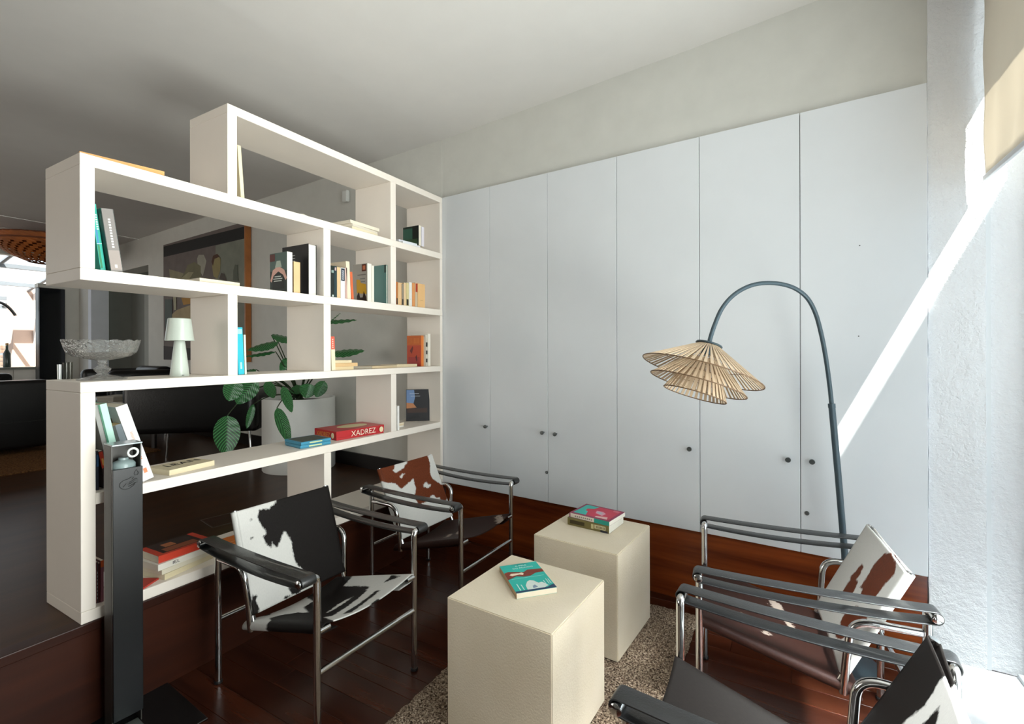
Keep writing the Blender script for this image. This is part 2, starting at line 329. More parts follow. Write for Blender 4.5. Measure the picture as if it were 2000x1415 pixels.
# rear and far walls (behind the camera)
bm = bmesh.new(); abox(bm, (-9.1, -3.62, 0), (-1.95, -3.5, 2.9)); abox(bm, (-1.95, -3.62, 0), (.8, -3.5, 2.9))
fin(bm, 'wall_front', WALL, kind='structure')
# left end: lintel beam, stub of wall beside the dark panel
bm = bmesh.new(); abox(bm, (-9.2, 2.83, PZ), (-9.08, 2.99, CZ)); abox(bm, (-9.2, -3.5, 2.52), (-9.08, 2.83, CZ)); abox(bm, (-9.2, -3.5, PZ), (-9.08, -1.6, 2.52)); abox(bm, (-9.2, 2.54, 2.115), (-9.08, 2.83, 2.17)); 
fin(bm, 'wall_left', WALL, kind='structure')
# doorway recess in the back wall
bm = bmesh.new(); abox(bm, (dx0-.12, .5, PZ), (dx1+.12, .58, 2.4)); abox(bm, (dx0-.12, .2, PZ), (dx0, .5, 2.4)); abox(bm, (dx1, .2, PZ), (dx1+.12, .5, 2.4)); abox(bm, (dx0, .2, 2.245), (dx1, .5, 2.4))
o = fin(bm, 'wall_recess', plain('8f918a', .8), kind='structure'); o.matrix_world = WC
d1 = wbox('door_1', wall_s(-8.05), dx1-.02, PZ+.005, 2.235, plain('a5a69d', .5), .455, .498, bev=.003)
tr9 = wbox('trim_9', dx0-.02, dx0+.10, PZ, 2.245, plain('dfe3ea', .5), -.012, .19, bev=.003)
bb = wbox('baseboard_back', dx1, wall_s(-1.97), PZ, .433, plain('120b09', .4), -.012, .0035)
# ================================================================ WARDROBE
wd = thing('wardrobe', 'wall of tall flat white built-in wardrobe doors with small steel knobs', 'wardrobe'); wd.matrix_world = WC
seams = [-1.962, -1.562, -1.162, -.756, -.351, .052, .461]; G = .0022
wbk = box('carcass', (wall_s(-1.962), .002, .351), (wall_s(.461), .0055, 2.199), plain('1d1a17', .8), wd)
KN = [(947, 834), (1058, 846), (1083, 849), (1346, 878), (1539, 899), (1586, 903)]
for i in range(6):
    a, b = wall_s(seams[i])+G*(0 if i == 0 else .55), wall_s(seams[i+1])-G*(.3 if i == 0 else .55)
    d = box('door', (a, -.020, .350), (b, .0015, 2.2), DOORM, wd, bev=.0012, seg=1)
    p = at_wall(*KN[i], .045)
    kn = lathe('knob', [(0, 0), (.0042, 0), (.0042, .017), (.0105, .018), (.0112, .022), (.0105, .027), (0, .0275)], plain('7d8384', .28, .9), d, 20)
    kn.rotation_euler = (R(90), 0, 0); kn.location = (p.x, -.020, p.z)
for i, (px, py) in ((1, (1068, 923)), (5, (1576, 1003))):
    p = at_wall(px, py, .02); d = [c for c in wd.children if c.name.startswith('door')][i]
    kh = lathe('key_lock', [(0, 0), (.009, 0), (.0085, .0035), (.004, .004), (.004, .001), (0, .001)], plain('8b8f90', .3, .9), d, 20, label='round steel lock'); kh.rotation_euler = (R(90), 0, 0); kh.location = (p.x, -.0201, p.z)
d6 = [c for c in wd.children if c.name.startswith('door')][5]
for px, py in ((1679, 480), (1677, 657)):
    p = at_wall(px, py, .02); h = box('screw_hole', (-.0022, -.0006, -.0022), (.0022, 0, .0022), plain('5b5f60', .6), d6); h.location = (p.x, -.0201, p.z)
# ================================================================ BOOKSHELF
F_, B_ = -1.941, -2.223
Z0, Z0b, Z1, Z1b, Z2, Z2b, Z3, Z3b, Z4, Z4b, Z5, Z5b = 2.198, 2.162, 1.835, 1.798, 1.4695, 1.431, 1.105, 1.071, .744, .707, .373, .3352
L0, L1, T0, T1, M0, M1, D0, D1, R0, R1 = .6415, .680, 1.105, 1.144, 1.564, 1.605, 2.018, 2.060, 2.4625, 2.4875
bs = thing('bookshelf', 'large open cream-white stepped bookshelf standing on the platform edge as room divider', 'bookshelf')
def sb(name, y0, y1, z0, z1): return box(name, (B_, y0, z0), (F_, y1, z1), SHELF, bs, bev=.0018)
for a, b, z0, z1 in ((T0, R1, Z0b, Z0), (L0, R1, Z1b, Z1), (L0, R1, Z2b, Z2), (L0, R1, Z3b, Z3), (L1, R0, Z4b, Z4), (L0, R1, Z5b, Z5)): sb('shelf_board', a, b, z0, z1)
for a, b, z0, z1 in ((L0, L1, Z2, Z1b), (L0, L1, Z5, Z3b), (T0, T1, Z1, Z0b), (T0, T1, Z3, Z2b), (M0, M1, Z2, Z1b), (M0, M1, Z3, Z2b), (M0, M1, Z5, Z4b), (D0, D1, Z1, Z0b), (D0, D1, Z2, Z1b), (D0, D1, Z4, Z3b),
    (R0, R1, Z1, Z0b), (R0, R1, Z2, Z1b), (R0, R1, Z3, Z2b), (R0, R1, Z5, Z3b)): sb('upright_panel', a, b, z0+.0002, z1-.0002)
# ================================================================ BOOKS
def bmat(c, rough=.45): return plain(c, rough, name='printed card', vary=.05)
def book(label, t, h, d, cover, page='e9e0cf', spine=None, spine_front=True, prints=(), hard=False, group=None, cat='book', spine_prints=()):
    """local: spine at x=0 (front), pages towards -x; thickness along y 0..t; height z 0..h.  prints: on the -y cover (x from spine, z) rectangles/polys; spine_prints on the spine (y,z)."""
    root = thing('book', label, cat, group=group); c = .0018 if hard else .0006; ov = .003 if hard else .0
    bm = bmesh.new(); abox(bm, (-d, 0, 0), (0, c, h)); abox(bm, (-d, t-c, 0), (0, t, h)); abox(bm, (-c, c, 0), (0, t-c, h), 1)
    cv = fin(bm, 'cover', [bmat(cover), bmat(spine or cover)], root)
    bm = bmesh.new(); abox(bm, (-d+ov+.0004, c, ov), (-c, t-c, h-ov)); fin(bm, 'pages', plain(page, .8, name='paper', vary=.06), root)
    if prints:
        bm = bmesh.new(); ms = []
        for j, (poly, col) in enumerate(prints):
            if len(poly) == 4 and not isinstance(poly[0], tuple): x0, z0, x1, z1 = poly; poly = [(x0, z0), (x1, z0), (x1, z1), (x0, z1)]
            vs = [bm.verts.new((-px_*d, -.0003-.00012*j, pz_*h)) for px_, pz_ in poly]; bm.faces.new(vs).material_index = j; ms.append(bmat(col))
        fin(bm, 'cover_print', ms, cv)
    if spine_prints:
        bm = bmesh.new(); ms = []
        for j, ((y0, z0, y1, z1), col) in enumerate(spine_prints):
            vs = [bm.verts.new((.0003+.0001*j, yy*t, zz*h)) for yy, zz in ((y0, z0), (y1, z0), (y1, z1), (y0, z1))]; bm.faces.new(vs).material_index = j; ms.append(bmat(col))
        fin(bm, 'spine_print', ms, cv)
    root['_d'] = d; root['_t'] = t; root['_h'] = h
    if not spine_front:   # turn round: pages face the room
        for ch in root.children: ch.matrix_local = Matrix(((-1, 0, 0, -d), (0, 1, 0, 0), (0, 0, 1, 0), (0, 0, 0, 1)))
    return root
def dashes(y0, y1, z0, z1, n, col):
    return [((y0, z0+(z1-z0)*i/n, y1, z0+(z1-z0)*(i+.62)/n), col) for i in range(n)]
def stand(label, p0, p1, ptop, z, cover, back=None, xf=-1.965, lean=0, d=.14, h=None, **k):
    a = atX(p0, 700, xf); b = atX(p1, 700, xf); t = (b.y-a.y)*(math.cos(lean) if lean else 1)*.985
    if h is None: h = atX(p0, ptop, xf).z-z
    if back is not None: d = abs(atY(back, 700, a.y).x-xf)
    d = min(d, xf-B_-.002) if xf-d < B_ else d
    r = book(label, t, h, d, cover, **k); off = t*math.sin(-lean) if lean < 0 else 0
    r.location = (xf, a.y, z+.0004+(t*math.sin(abs(lean)) if lean < 0 else 0)); r.rotation_euler = (lean, 0, 0); return r
def flat(label, centre, size, rz, cover, page='e9e0cf', top=(), **k):
    """lying flat: size=(depth, height, thickness); spine along one side"""
    d, h, t = size; r = book(label, t, h, d, cover, page, prints=top, **k)
    # local y(thickness, cover at -y) -> up is -y side
    m = Matrix.Translation(centre) @ Matrix.Rotation(rz, 4, 'Z') @ Matrix(((1, 0, 0, d/2), (0, 0, 1, -h/2), (0, -1, 0, t), (0, 0, 0, 1)))
    r.matrix_world = m; return r
# row 2, long cell on the left
stand('green and blue book leaning on the left side of the top long shelf', 197.5, 208, 393, Z2, '1fae9a', lean=R(7), d=.15, xf=-1.985, h=.222, spine_prints=[((.1, .05, .5, .4), '1d7a4c'), ((.15, .4, .5, .62), '2b7fb0'), ((0, .41, 1, .418), 'd8efe9')]+dashes(.45, .8, .62, .86, 7, 'd8efe9'))
o = stand('tall grey spined book leaning beside the green one', 217, 242, 404, Z2, '10231d', lean=R(7.6), d=.16, xf=-1.958, h=.207, spine='807a76', hard=True, spine_prints=[((.05, .03, .95, .34), '9b8f88'), ((.4, .06, .6, .11), 'e6e0da')]+dashes(.42, .6, .38, .86, 11, 'dedad6'))
flat('pale thin paperback lying flat above the small white lamp', (-2.03, 1.09, Z2+.0005), (.12, .16, .017), R(2), 'dccfb8')
flat('cream pamphlet lying flat left of the pale paperback', (-2.05, .93, Z2+.0005), (.10, .11, .006), R(-8), 'e4dccb')
stand('dark patterned paperback with white arched banner, pages outward', 561, 572, 491.6, Z2, '26332e', back=528, xf=-1.966, spine_front=False,
      prints=[((0, .55, 1, 1), '4f625c'), ((.15, .1, .85, .5), '141a18'), ([(.02, .32), (.1, .28), (.22, .44), (.5, .54), (.78, .44), (.92, .30), (1, .36), (.85, .56), (.5, .68), (.17, .58)], 'd9a99a'), ([(.3, .64), (.4, .8), (.62, .8), (.7, .64)], 'a9b5a8'), ((.28, .40, .66, .425), 'c9cfc8'), ((.2, .345, .74, .37), 'c9cfc8'), ((.24, .29, .7, .315), 'c9cfc8'), ((0, .8, .3, .98), '5a2b26')], page='efe9dd')
stand('small tan paperback between two dark books', 574, 587, 511, Z2, 'a07d52', d=.10, xf=-1.964, spine_front=False, page='d9b98a')
stand('big black hardback with small green picture, pages outward', 603, 619, 476, Z2, '100e0e', back=552, xf=-1.97, spine_front=False, hard=True, page='e6e2da',
      prints=[((.3, .28, .62, .66), '52705f'), ((.02, .0, .2, .62), '2c1512'), ((.2, .80, .5, .812), 'b9bab6'), ((.28, .745, .5, .757), 'b9bab6'), ((.25, .69, .5, .702), 'b9bab6'), ((.22, .635, .5, .647), 'b9bab6')])
# row 2, middle cell
stand('black-green book first at the left of the middle cell', 646.6, 653, 519, Z2, '1b241e', d=.13, spine_prints=[((.2, .78, .9, .86), '8ea39a'), ((.4, .03, .9, .09), 'c9d4cc')])
stand('dark teal spined book beside the black-green one', 653.4, 658.3, 520, Z2, '24393c', d=.13, spine_prints=[((.2, .86, .8, .96), 'c5a9a8')])
stand('tan paperback next to the dark teal book', 658.8, 665.4, 522, Z2, 'd8b98d', d=.12, page='d9c19a')
stand('white book with black title panel on upper spine', 666, 674.2, 523, Z2, 'e4e6e8', d=.13, spine_prints=[((.08, .58, .95, .98), '1c2030')]+dashes(.35, .7, .62, .94, 5, 'c9ccd4'))
stand('slim reddish-cream book after the white one', 674.8, 678.4, 523, Z2, 'c9a69a', d=.12)
stand('leaning cream paperback with rounded top', 679, 686, 523, Z2, 'e6d6bd', d=.13, lean=R(3), h=.196)
stand('thin orange-red book leaning behind the cream one', 687, 691.5, 545, Z2, 'd5683c', d=.12, lean=R(4), h=.145)
stand('grey cover book with portrait stamp and yellow figure', 718, 726.5, 514.5, Z2, 'a9a59b', back=690, spine_front=False, page='efe6d6',
      prints=[((.62, .80, .92, .985), '5a2410'), ((.68, .84, .86, .95), 'c7744e'), ((.32, .70, .9, .725), '77746f'), ((.5, .60, .85, .62), '6d746f'), ((.55, .52, .85, .54), '6d746f'), ([(.28, .24), (.25, .60), (.5, .58), (.55, .5), (.9, .46), (.95, .2)], 'd3a527'), ([(.30, .0), (.28, .16), (.42, .28), (.5, .12), (.68, .12), (.76, .28), (.92, .12), (.95, .0)], '2a1a10')])
stand('slim white book beside the grey portrait cover', 727, 731, 519, Z2, 'e9e3d6', d=.10, page='efe9dd')
stand('plain grey-teal book standing face out at cell end', 754.5, 757, 517.5, Z2, '5f8580', back=729, spine_front=False, prints=[((.86, .80, 1, 1), '3a4a45')], hard=True)
# row 2, small right cell
for i, (a, b, tp, c, lab) in enumerate(((774.6, 777.5, 551, 'b9713a', 'brown-orange paperback at far left of small right cell'), (777.8, 785.2, 552, 'd9b486', 'thick tan paperback second in the small right cell'), (785.6, 789, 555, '8d8273', 'grey-brown thin book in the small right cell'),
        (789.3, 793.6, 552.5, 'e0c39a', 'pale tan paperback after the grey-brown one'), (794, 799.2, 552.5, 'cfc08f', 'olive-tan paperback left of the white spine'), (799.6, 805, 551.5, 'e4e2dc', 'white spined book in the small right cell'),
        (805.4, 811, 553, 'd8945a', 'orange-tan book right of the white spine'), (811.4, 816.4, 552, 'c9b79c', 'book with rust red upper spine'), (816.8, 830.5, 554, 'e2b67e', 'thick yellow-tan paperback at right end of the small row'))):
    stand(lab, a, b, tp, Z2, c, d=.11+.01*(i % 3), xf=-1.968+.004*(i % 3), page='dcc6a0', group='paperbacks in the small right cell', spine_prints=[((.15, .62, .95, .96), 'a8391f')] if i == 7 else [((.1, .04, .8, .3), '1a1210')] if i in (0, 2, 4) else [((.3, .3, .7, .31), 'b08d5e')])
# row 1 (top)
flat('white paperback at the bottom of the top right cell', (-2.04, 2.205, Z1+.0005), (.17, .165, .013), R(3), 'e6e8ec', 'eceef0')
flat('thinner white paperback stacked under the dark green book', (-2.05, 2.20, Z1+.0140), (.16, .15, .011), R(-4), 'dfe2e8', 'eceef0')
o = stand('dark green landscape cover book in the top right cell', 818.5, 823.5, 431, Z1+.0255, '16291f', back=788, xf=-1.985, spine_front=False, hard=False, page='eee6d4', h=.125, prints=[((0, .3, .6, .9), '2f5a4a'), ((.1, .05, .9, .35), '2f4a2c'), ((.6, .35, 1, 1), '0c1410')])
stand('lilac-white book beside the dark green cover', 824, 829, 434, Z1+.0255, 'e0dbe4', xf=-1.985, d=.11, h=.122)
for i, (dz, s, rz, c) in enumerate(((0, (.135, .195, .018), 4, 'e2d6b8'), (.0185, (.13, .20, .012), 7, 'd8cfc0'), (.031, (.14, .21, .017), 2, 'e5dcc8'))):
    flat(('cream paperback at the bottom of the top shelf pile', 'grey-cream paperback in the middle of the top shelf pile', 'open-edged cream paperback topping the top shelf pile')[i], (-2.03, 1.845, Z1+.0005+dz), s, R(rz), c, group='pile of cream paperbacks on the top shelf')
bm = bmesh.new(); pts = [(-.05, .0), (-.03, .016), (0, .022), (.03, .014), (.06, .004), (.1, .0005)]
A = [bm.verts.new((0, y_, z_)) for y_, z_ in pts]; B = [bm.verts.new((-.1, y_, z_)) for y_, z_ in pts]
for i in range(5): bm.faces.new((A[i], A[i+1], B[i+1], B[i]))
o = fin(bm, 'paper_sheet', plain('e8e2d4', .8), smooth=True); m_ = o.modifiers.new('s', 'SOLIDIFY'); m_.thickness = .001; o.location = (-2.0, 1.50, Z1+.0012); tag(o, 'curled white sheet of paper on the top long shelf', 'paper')
stand('cream paperback leaning on the left wall of the top box', 472, 479, 316, Z1, 'e6dab6', lean=R(4), d=.13, xf=-1.992, h=.232, page='eadfc0')
flat('orange-tan hardback lying on top of the left box', (-2.10, .80, Z1+.0005), (.19, .235, .03), R(-9), 'd9a35c', 'e0b070')
# row 3
stand('tall aqua book standing against the divider', 466, 477.6, 641, Z3, '27b3c6', lean=R(2.5), d=.15, h=.196, spine_prints=[((.15, .86, .9, .96), '9fdfe6'), ((.35, .12, .65, .26), 'a9e4ea')])
stand('thin cream and teal booklet beside the aqua book', 478.4, 481.8, 658, Z3, 'dce4cf', lean=R(1.5), d=.13, h=.166)
stand('red-topped white book at the left of the wide cell', 648, 655.4, 651, Z3, 'e8ddbf', lean=R(2), d=.13, h=.17, spine_prints=[((0, .62, 1, 1), 'd9614b')]+dashes(.35, .6, .66, .95, 5, 'f0d8c8'))
for i, (dy, dz, s, rz, c) in enumerate(((0, 0, (.12, .135, .017), 0, 'dcc79e'), (.008, .0175, (.13, .165, .018), 2, 'd8b483'), (-.01, .036, (.12, .13, .014), -2, 'e0cfaa'))):
    flat(('pale paperback at the bottom of the small pile on the wide cell', 'orange-tan paperback in the middle of the small pile', 'cream paperback on top of the small pile')[i], (-2.035, 1.71+dy, Z3+.0005+dz), s, R(rz), c, group='small pile of paperbacks in the wide cell')
flat('tan paperback lying flat in the middle of the wide cell', (-2.04, 2.00, Z3+.0005), (.13, .21, .013), R(4), 'cdb894')
flat('thin cream booklet lying under the red book corner', (-2.05, 2.20, Z3+.0005), (.13, .18, .017), R(1), 'd9c8a6')
stand('orange-red hardback standing face out at right of the wide cell', 822.5, 827.5, 651, Z3, 'b8401c', back=795, xf=-2.0, spine='e0803a', h=.195, prints=[((0, .68, 1, 1), 'c8601c'), ((.1, 0, .9, .3), 'a2302a'), ([(.55, .6), (.6, .66), (.8, .5), (.65, .4)], '6e1c10'), ([(.25, .2), (.3, .38), (.4, .3), (.32, .15)], '5a1410')]+[((x_, .74, x_+.03, .92), 'dd8030') for x_ in (.15, .25, .35, .45, .55, .65, .75)])
stand('cream paperback right of the orange-red hardback', 828, 830.5, 655, Z3, 'e3d4b4', d=.12, xf=-2.0, h=.187)
stand('white spined book with three black stamps', 831, 835.5, 650, Z3, 'cfc8bb', d=.12, xf=-1.99, h=.20, spine_prints=[((.2, .12, .9, .24), '2a2622'), ((.2, .38, .9, .5), '3a3632'), ((.2, .62, .9, .76), '1f1c1a')])
stand('slim cream book at far right of the wide cell', 836, 840.8, 648, Z3, 'ece6da', d=.12, xf=-1.985, h=.207)
# row 4
SLW = Z4
stand('thin dark navy book upright in the lower left corner', 187.5, 192.5, 900, SLW, '1a2233', d=.12, h=.13, xf=-1.975, spine_prints=[((.1, .6, .95, .9), '2c5a8a')])
stand('small dark book with red and orange cover', 207, 215, 860, SLW, '2a1414', lean=R(9.3), d=.13, h=.13, xf=-1.968, spine_prints=[((0, .55, 1, .98), 'b8341c'), ((.3, .62, .8, .8), 'e0a050')])
stand('grey tall book leaning behind the mint one', 219, 229, 795, SLW, '8e8e8a', lean=R(10.5), d=.14, h=.285, xf=-1.97, page='a9a59b')
stand('mint green hardback leaning in the lower left cell', 230.5, 247, 790, SLW, 'a9d6c5', lean=R(11), d=.15, h=.287, xf=-1.965, spine='b4dccd', hard=True, spine_prints=[((0, 0, .2, 1), '1d6b4d')])
stand('dark green and grey book leaning beside the mint hardback', 250, 272, 828, SLW, '17251d', lean=R(13.5), d=.05, h=.212, xf=-1.966, spine='5f6a70', page='d9b98a', spine_prints=[((0, 0, .4, 1), '17251d')])
stand('brown book leaning behind the dark green and grey one', 254, 263, 828, SLW, '8a5a3c', lean=R(13.5), d=.10, h=.262, xf=-2.025, page='d9b98a')
stand('long white book with orange lettering leaning to the left', 279, 302, 790, SLW, 'd9d7da', lean=R(16.5), d=.14, h=.281, xf=-1.962, hard=True, spine_prints=dashes(.4, .62, .28, .42, 6, 'e88a5c')+dashes(.4, .6, .52, .66, 8, 'edb9a2')+[((.35, .1, .65, .16), 'e88a5c')])
# flat cream book with black letters
def quad_book(label, c1, c2, c3, z, t, cover, **k):
    """c1,c2,c3 = pixels of bottom corners (left, front, right) on height z"""
    a, b, c = (atZ(*q, z) for q in (c1, c2, c3)); ex = (a-b); ey = (c-b); return a, b, c
fb = flat('cream paperback with black title lying on the middle shelf', (-2.045, .985, Z4+.0005), (.125, .175, .020), R(8), 'dccfae', page='e2d6b6')
m_ = Matrix.Translation((-2.045, .985, Z4+.0212)) @ Matrix.Rotation(R(98), 4, 'Z')
lt = lettering('LEAN', .055, plain('15130f', .6), None, Matrix.Identity(4)); lt.parent = fb; lt.matrix_world = m_ @ Matrix.Translation((0.01, .012, 0)); lt.name = 'title'
RED = 'b5282c'
def game_box(name, label, centre, sx, sy, h, rz, col, lidcol, cat='board game'):
    r = thing(name, label, cat, centre, rz)
    box('box_base', (-sx/2+.002, -sy/2+.002, 0), (sx/2-.002, sy/2-.002, h*.5), bmat(col), r)
    box('lid', (-sx/2, -sy/2, h*.25), (sx/2, sy/2, h), bmat(lidcol, .35), r, bev=.001, seg=1); return r
gb = game_box('board_game_box', 'red chess game box with white lettering on the middle shelf', (-2.075, 1.842, Z4+.0004), .20, .30, .046, R(-7), RED, RED)
lid = [c for c in gb.children if c.name.startswith('lid')][0]
lettering('XADREZ', .040, plain('f0dcc8', .5), lid, Matrix.Translation((.1079, .01, .024)) @ Matrix(((0, 0, 1, 0), (1, 0, 0, 0), (0, 1, 0, 0), (0, 0, 0, 1))), 1.0)
lettering('XADREZ', .034, plain('c9862c', .5), lid, Matrix.Translation((-.01, -.1554, .024)) @ Matrix(((1, 0, 0, 0), (0, 0, -1, 0), (0, 1, 0, 0), (0, 0, 0, 1))), .95)
bm = bmesh.new(); n = 20
for (ox, oy, a, b) in ((-.01, .02, .055, .09),):
    vs = [bm.verts.new((ox+a*math.cos(2*PI*k/n), oy+b*math.sin(2*PI*k/n), .0464)) for k in range(n)]; bm.faces.new(vs)
fin(bm, 'oval_picture', bmat('d9cf9f'), lid)
for (mx_, my_, ax) in ((.1079, .125, 'x'), (.075, -.1554, 'y')):
    bm = bmesh.new(); vs = []
    for k in range(16):
        a = 2*PI*k/16; vs.append(bm.verts.new((mx_, my_+.013*math.cos(a), .024+.015*math.sin(a)) if ax == 'x' else (mx_+.013*math.cos(a), my_, .024+.015*math.sin(a))))
    bm.faces.new(vs); fin(bm, 'round_badge', bmat('e8d8b0'), lid)
for i in range(2):
    g = game_box('card_game_box', ('blue card game box at the bottom beside the red game', 'blue card game box with dark top stacked on its twin')[i], (-2.035, 1.545, Z4+.0004+i*.0155), .15, .155, .0150, R(-9+i*2), '2f7f99', '3f8fae', 'card game')
    l_ = [c for c in g.children if c.name.startswith('lid')][0]
    box('printed_top', (-.066, -.069, .0150), (.066, .069, .0153), bmat('4b5148'), l_)
    box('title_band', (.0751, -.035, .005), (.0754, .03, .011), bmat('cfd9a0'), l_)
for i in range(3): flat(('lowest thin white booklet in the small lower right cell', 'middle cream booklet in the small lower right cell', 'top cream booklet in the small lower right cell')[i], (-2.08, 2.15+.004*i, Z4+.0005+.0085*i), (.13, .10-.006*i, .0078), R(3*i), ('e8e4dc', 'e2cfae', 'e6d9c2')[i], group='thin booklets in the small lower right cell')
stand('white booklet standing against the divider in the lower right cell', 776, 779.5, 768, Z4, 'eceae6', d=.10, xf=-1.95, h=.14)
fr = book('dark landscape photo book standing face out', .012, .205, .150, '120f12', page='efeae0', prints=[((.0, .0, 1, 1), '151318'), ([(.98, .55), (.70, .50), (.62, .75), (.66, .98), (.98, .98)], '6a86b0'), ([(.98, .40), (.55, .42), (.70, .56), (.98, .58)], 'b5784e'), ((.1, .26, .95, .40), '3a2218'), ((.45, .86, .85, .872), 'c9ccd4'), ((.4, .78, .8, .79), 'c9ccd4'), ([(.4, .1), (.5, .25), (.7, .2), (.9, .06)], '06060a')])
fr.matrix_world = Matrix.Translation(atZ(846, 823, Z4+.002)+Vector((-.03, 0, .0015))) @ Matrix.Rotation(R(40), 4, 'Z') @ Matrix.Rotation(R(-4), 4, 'X')
# row 5
stand('narrow black book with red spine edge at bottom left', 186.5, 190, 1062, Z5, '1a1216', d=.13, h=.135, xf=-1.972, spine_prints=[((0, 0, .25, 1), '6e1c18')]+dashes(.45, .7, .1, .8, 8, 'b9b0b0'))
stand('dark maroon book beside the narrow black one', 190.6, 195, 1066, Z5, '4a1518', d=.13, h=.130, xf=-1.97)
stand('orange-topped grey book behind the dispenser', 195.4, 201.5, 1058, Z5, '8a5560', d=.13, h=.137, xf=-1.968, spine_prints=[((0, .84, 1, 1), 'd9622e')])
pl = lathe('plate', [(.0, .0), (.05, .0), (.075, .012), (.078, .016), (.07, .0155), (.048, .005), (0, .004)], plain('dcdcd8', .3)); pl.location = (-2.11, .79, Z5+.0005); tag(pl, 'white saucer at the back of the lowest shelf', 'plate')
for i, (dz, s, rz, c, pg) in enumerate(((0, (.14, .195, .020), 12, 'd8cba8', 'e2d8bc'), (.0205, (.14, .20, .017), 9, 'dad2bd', 'e8e0c8'), (.038, (.145, .215, .022), 6, 'e5e0d4', 'eae3d2'), (.0605, (.135, .19, .026), 2, 'c23a22', 'ece2cc'))):
    b = flat(('yellowed paperback at the bottom of the lowest shelf stack', 'cream paperback second from bottom of the lowest shelf stack', 'white book with black letters under the red and black one', 'red and black paperback on top of the lowest shelf stack')[i],
        (-2.045, .965, Z5+.0005+dz), s, R(rz), c, pg, top=[((.0, .12, 1, .88), '2a1a14'), ((.15, .2, .45, .8), '8a4a2c'), ((.5, .3, .8, .5), 'a8643c'), ((.0, .0, .1, 1), 'c2442a')] if i == 3 else (), group='stack of books on the lowest shelf')
    if i == 2:
        l_ = lettering('IEL', .016, plain('15130f', .6), None, Matrix.Identity(4)); l_.name = 'title'; l_.parent = b
        l_.matrix_world = Matrix.Translation((-2.045, .965, Z5+.0005+dz+.011)) @ Matrix.Rotation(R(rz), 4, 'Z') @ Matrix.Translation((.0727, -.045, 0)) @ Matrix(((0, 0, 1, 0), (1, 0, 0, 0), (0, 1, 0, 0), (0, 0, 0, 1))) @ Matrix.Diagonal((1.4, 1, 1, 1))
flat('orange paperback lying behind the black and white chair', (-2.06, 1.215, Z5+.0005), (.15, .21, .012), R(-6), 'd9731e', top=[((.3, .2, .36, .8), 'f0b070'), ((.5, .25, .55, .7), 'e8a060')])
o = flat('small red booklet half hidden behind the dispenser', (-1.99, .82, Z5+.0005), (.07, .09, .006), R(30), 'b5362c')
# ---------------- glass bowl, table lamp, tumblers on the shelf
gbw = thing('glass_bowl', 'cut glass footed bowl on the left end of the shelf', 'bowl', (*atX(200, 735, -2.06).xy, Z3+.0005)); sc_ = 1.0
prof = [(0, 0), (.068, 0), (.070, .003), (.045, .010), (.018, .017), (.013, .022), (.023, .032), (.024, .038), (.013, .047), (.010, .052), (.016, .056), (.012, .060), (.014, .066), (.045, .072), (.078, .081), (.094, .094), (.100, .112), (.106, .136),
        (.103, .1365), (.096, .113), (.089, .096), (.073, .084), (.045, .076), (.0, .071)]
bm = bmesh.new(); n = 96; rings = []
for r_, z_ in prof:
    ring = []
    for k in range(n):
        a = 2*PI*k/n; rr = max(r_, 1e-4)
        if z_ > .085: rr *= 1+.010*abs(math.sin(a*8))*(1 if r_ > .09 else .5); zz = z_+(.0022*math.cos(a*16) if z_ > .13 else 0)
        else: zz = z_
        if z_ < .016 and r_ > .03: rr *= 1+.02*math.cos(8*a)
        ring.append(bm.verts.new((rr*math.cos(a), rr*math.sin(a), zz)))
    rings.append(ring)
for A, B in zip(rings, rings[1:]):
    for k in range(n): bm.faces.new((A[k], A[(k+1) % n], B[(k+1) % n], B[k]))
fin(bm, 'bowl_body', CUTG, gbw, smooth=25)
TL = plain('bcc4ba', .3, name='white enamel')
lp = atX(351, 733, -2.06); tl = thing('table_lamp', 'small white mushroom table lamp standing by the divider', 'lamp', (lp.x, lp.y, Z3+.0005))
lathe('lamp_base', [(0, 0), (.032, 0), (.033, .002), (.032, .009), (.018, .135), (.014, .15), (0, .152)], TL, tl)
lathe('lamp_shade', [(.0, .226), (.036, .226), (.0385, .224), (.0485, .140), (.0475, .139), (.0375, .220), (0, .222)], TL, tl)
lathe('switch', [(0, 0), (.004, 0), (.004, .002), (0, .0025)], plain('3a3a38', .4), tl, 12).location = (.0325, -.004, .004)
for i, (px, r_, h_, c, lab) in enumerate(((116, .006, .052, 'c9cdcb', 'slim silver candle holder at the back corner of the shelf'), (129, .008, .058, '3a3a34', 'dark tumbler left at the back corner of the shelf'), (136.5, .007, .060, '46443c', 'second dark tumbler beside its twin on the shelf corner'))):
    p = atX(px, 739, -2.205); p2 = lathe('tumbler', [(0, 0), (r_, 0), (r_*1.1, h_), (r_*.9, h_), (r_*.8, .004), (0, .004)], plain(c, .25, .3), n=20); p2.location = (-2.205, max(p.y, L0+.012), Z3+.0005); tag(p2, lab, 'tumbler')
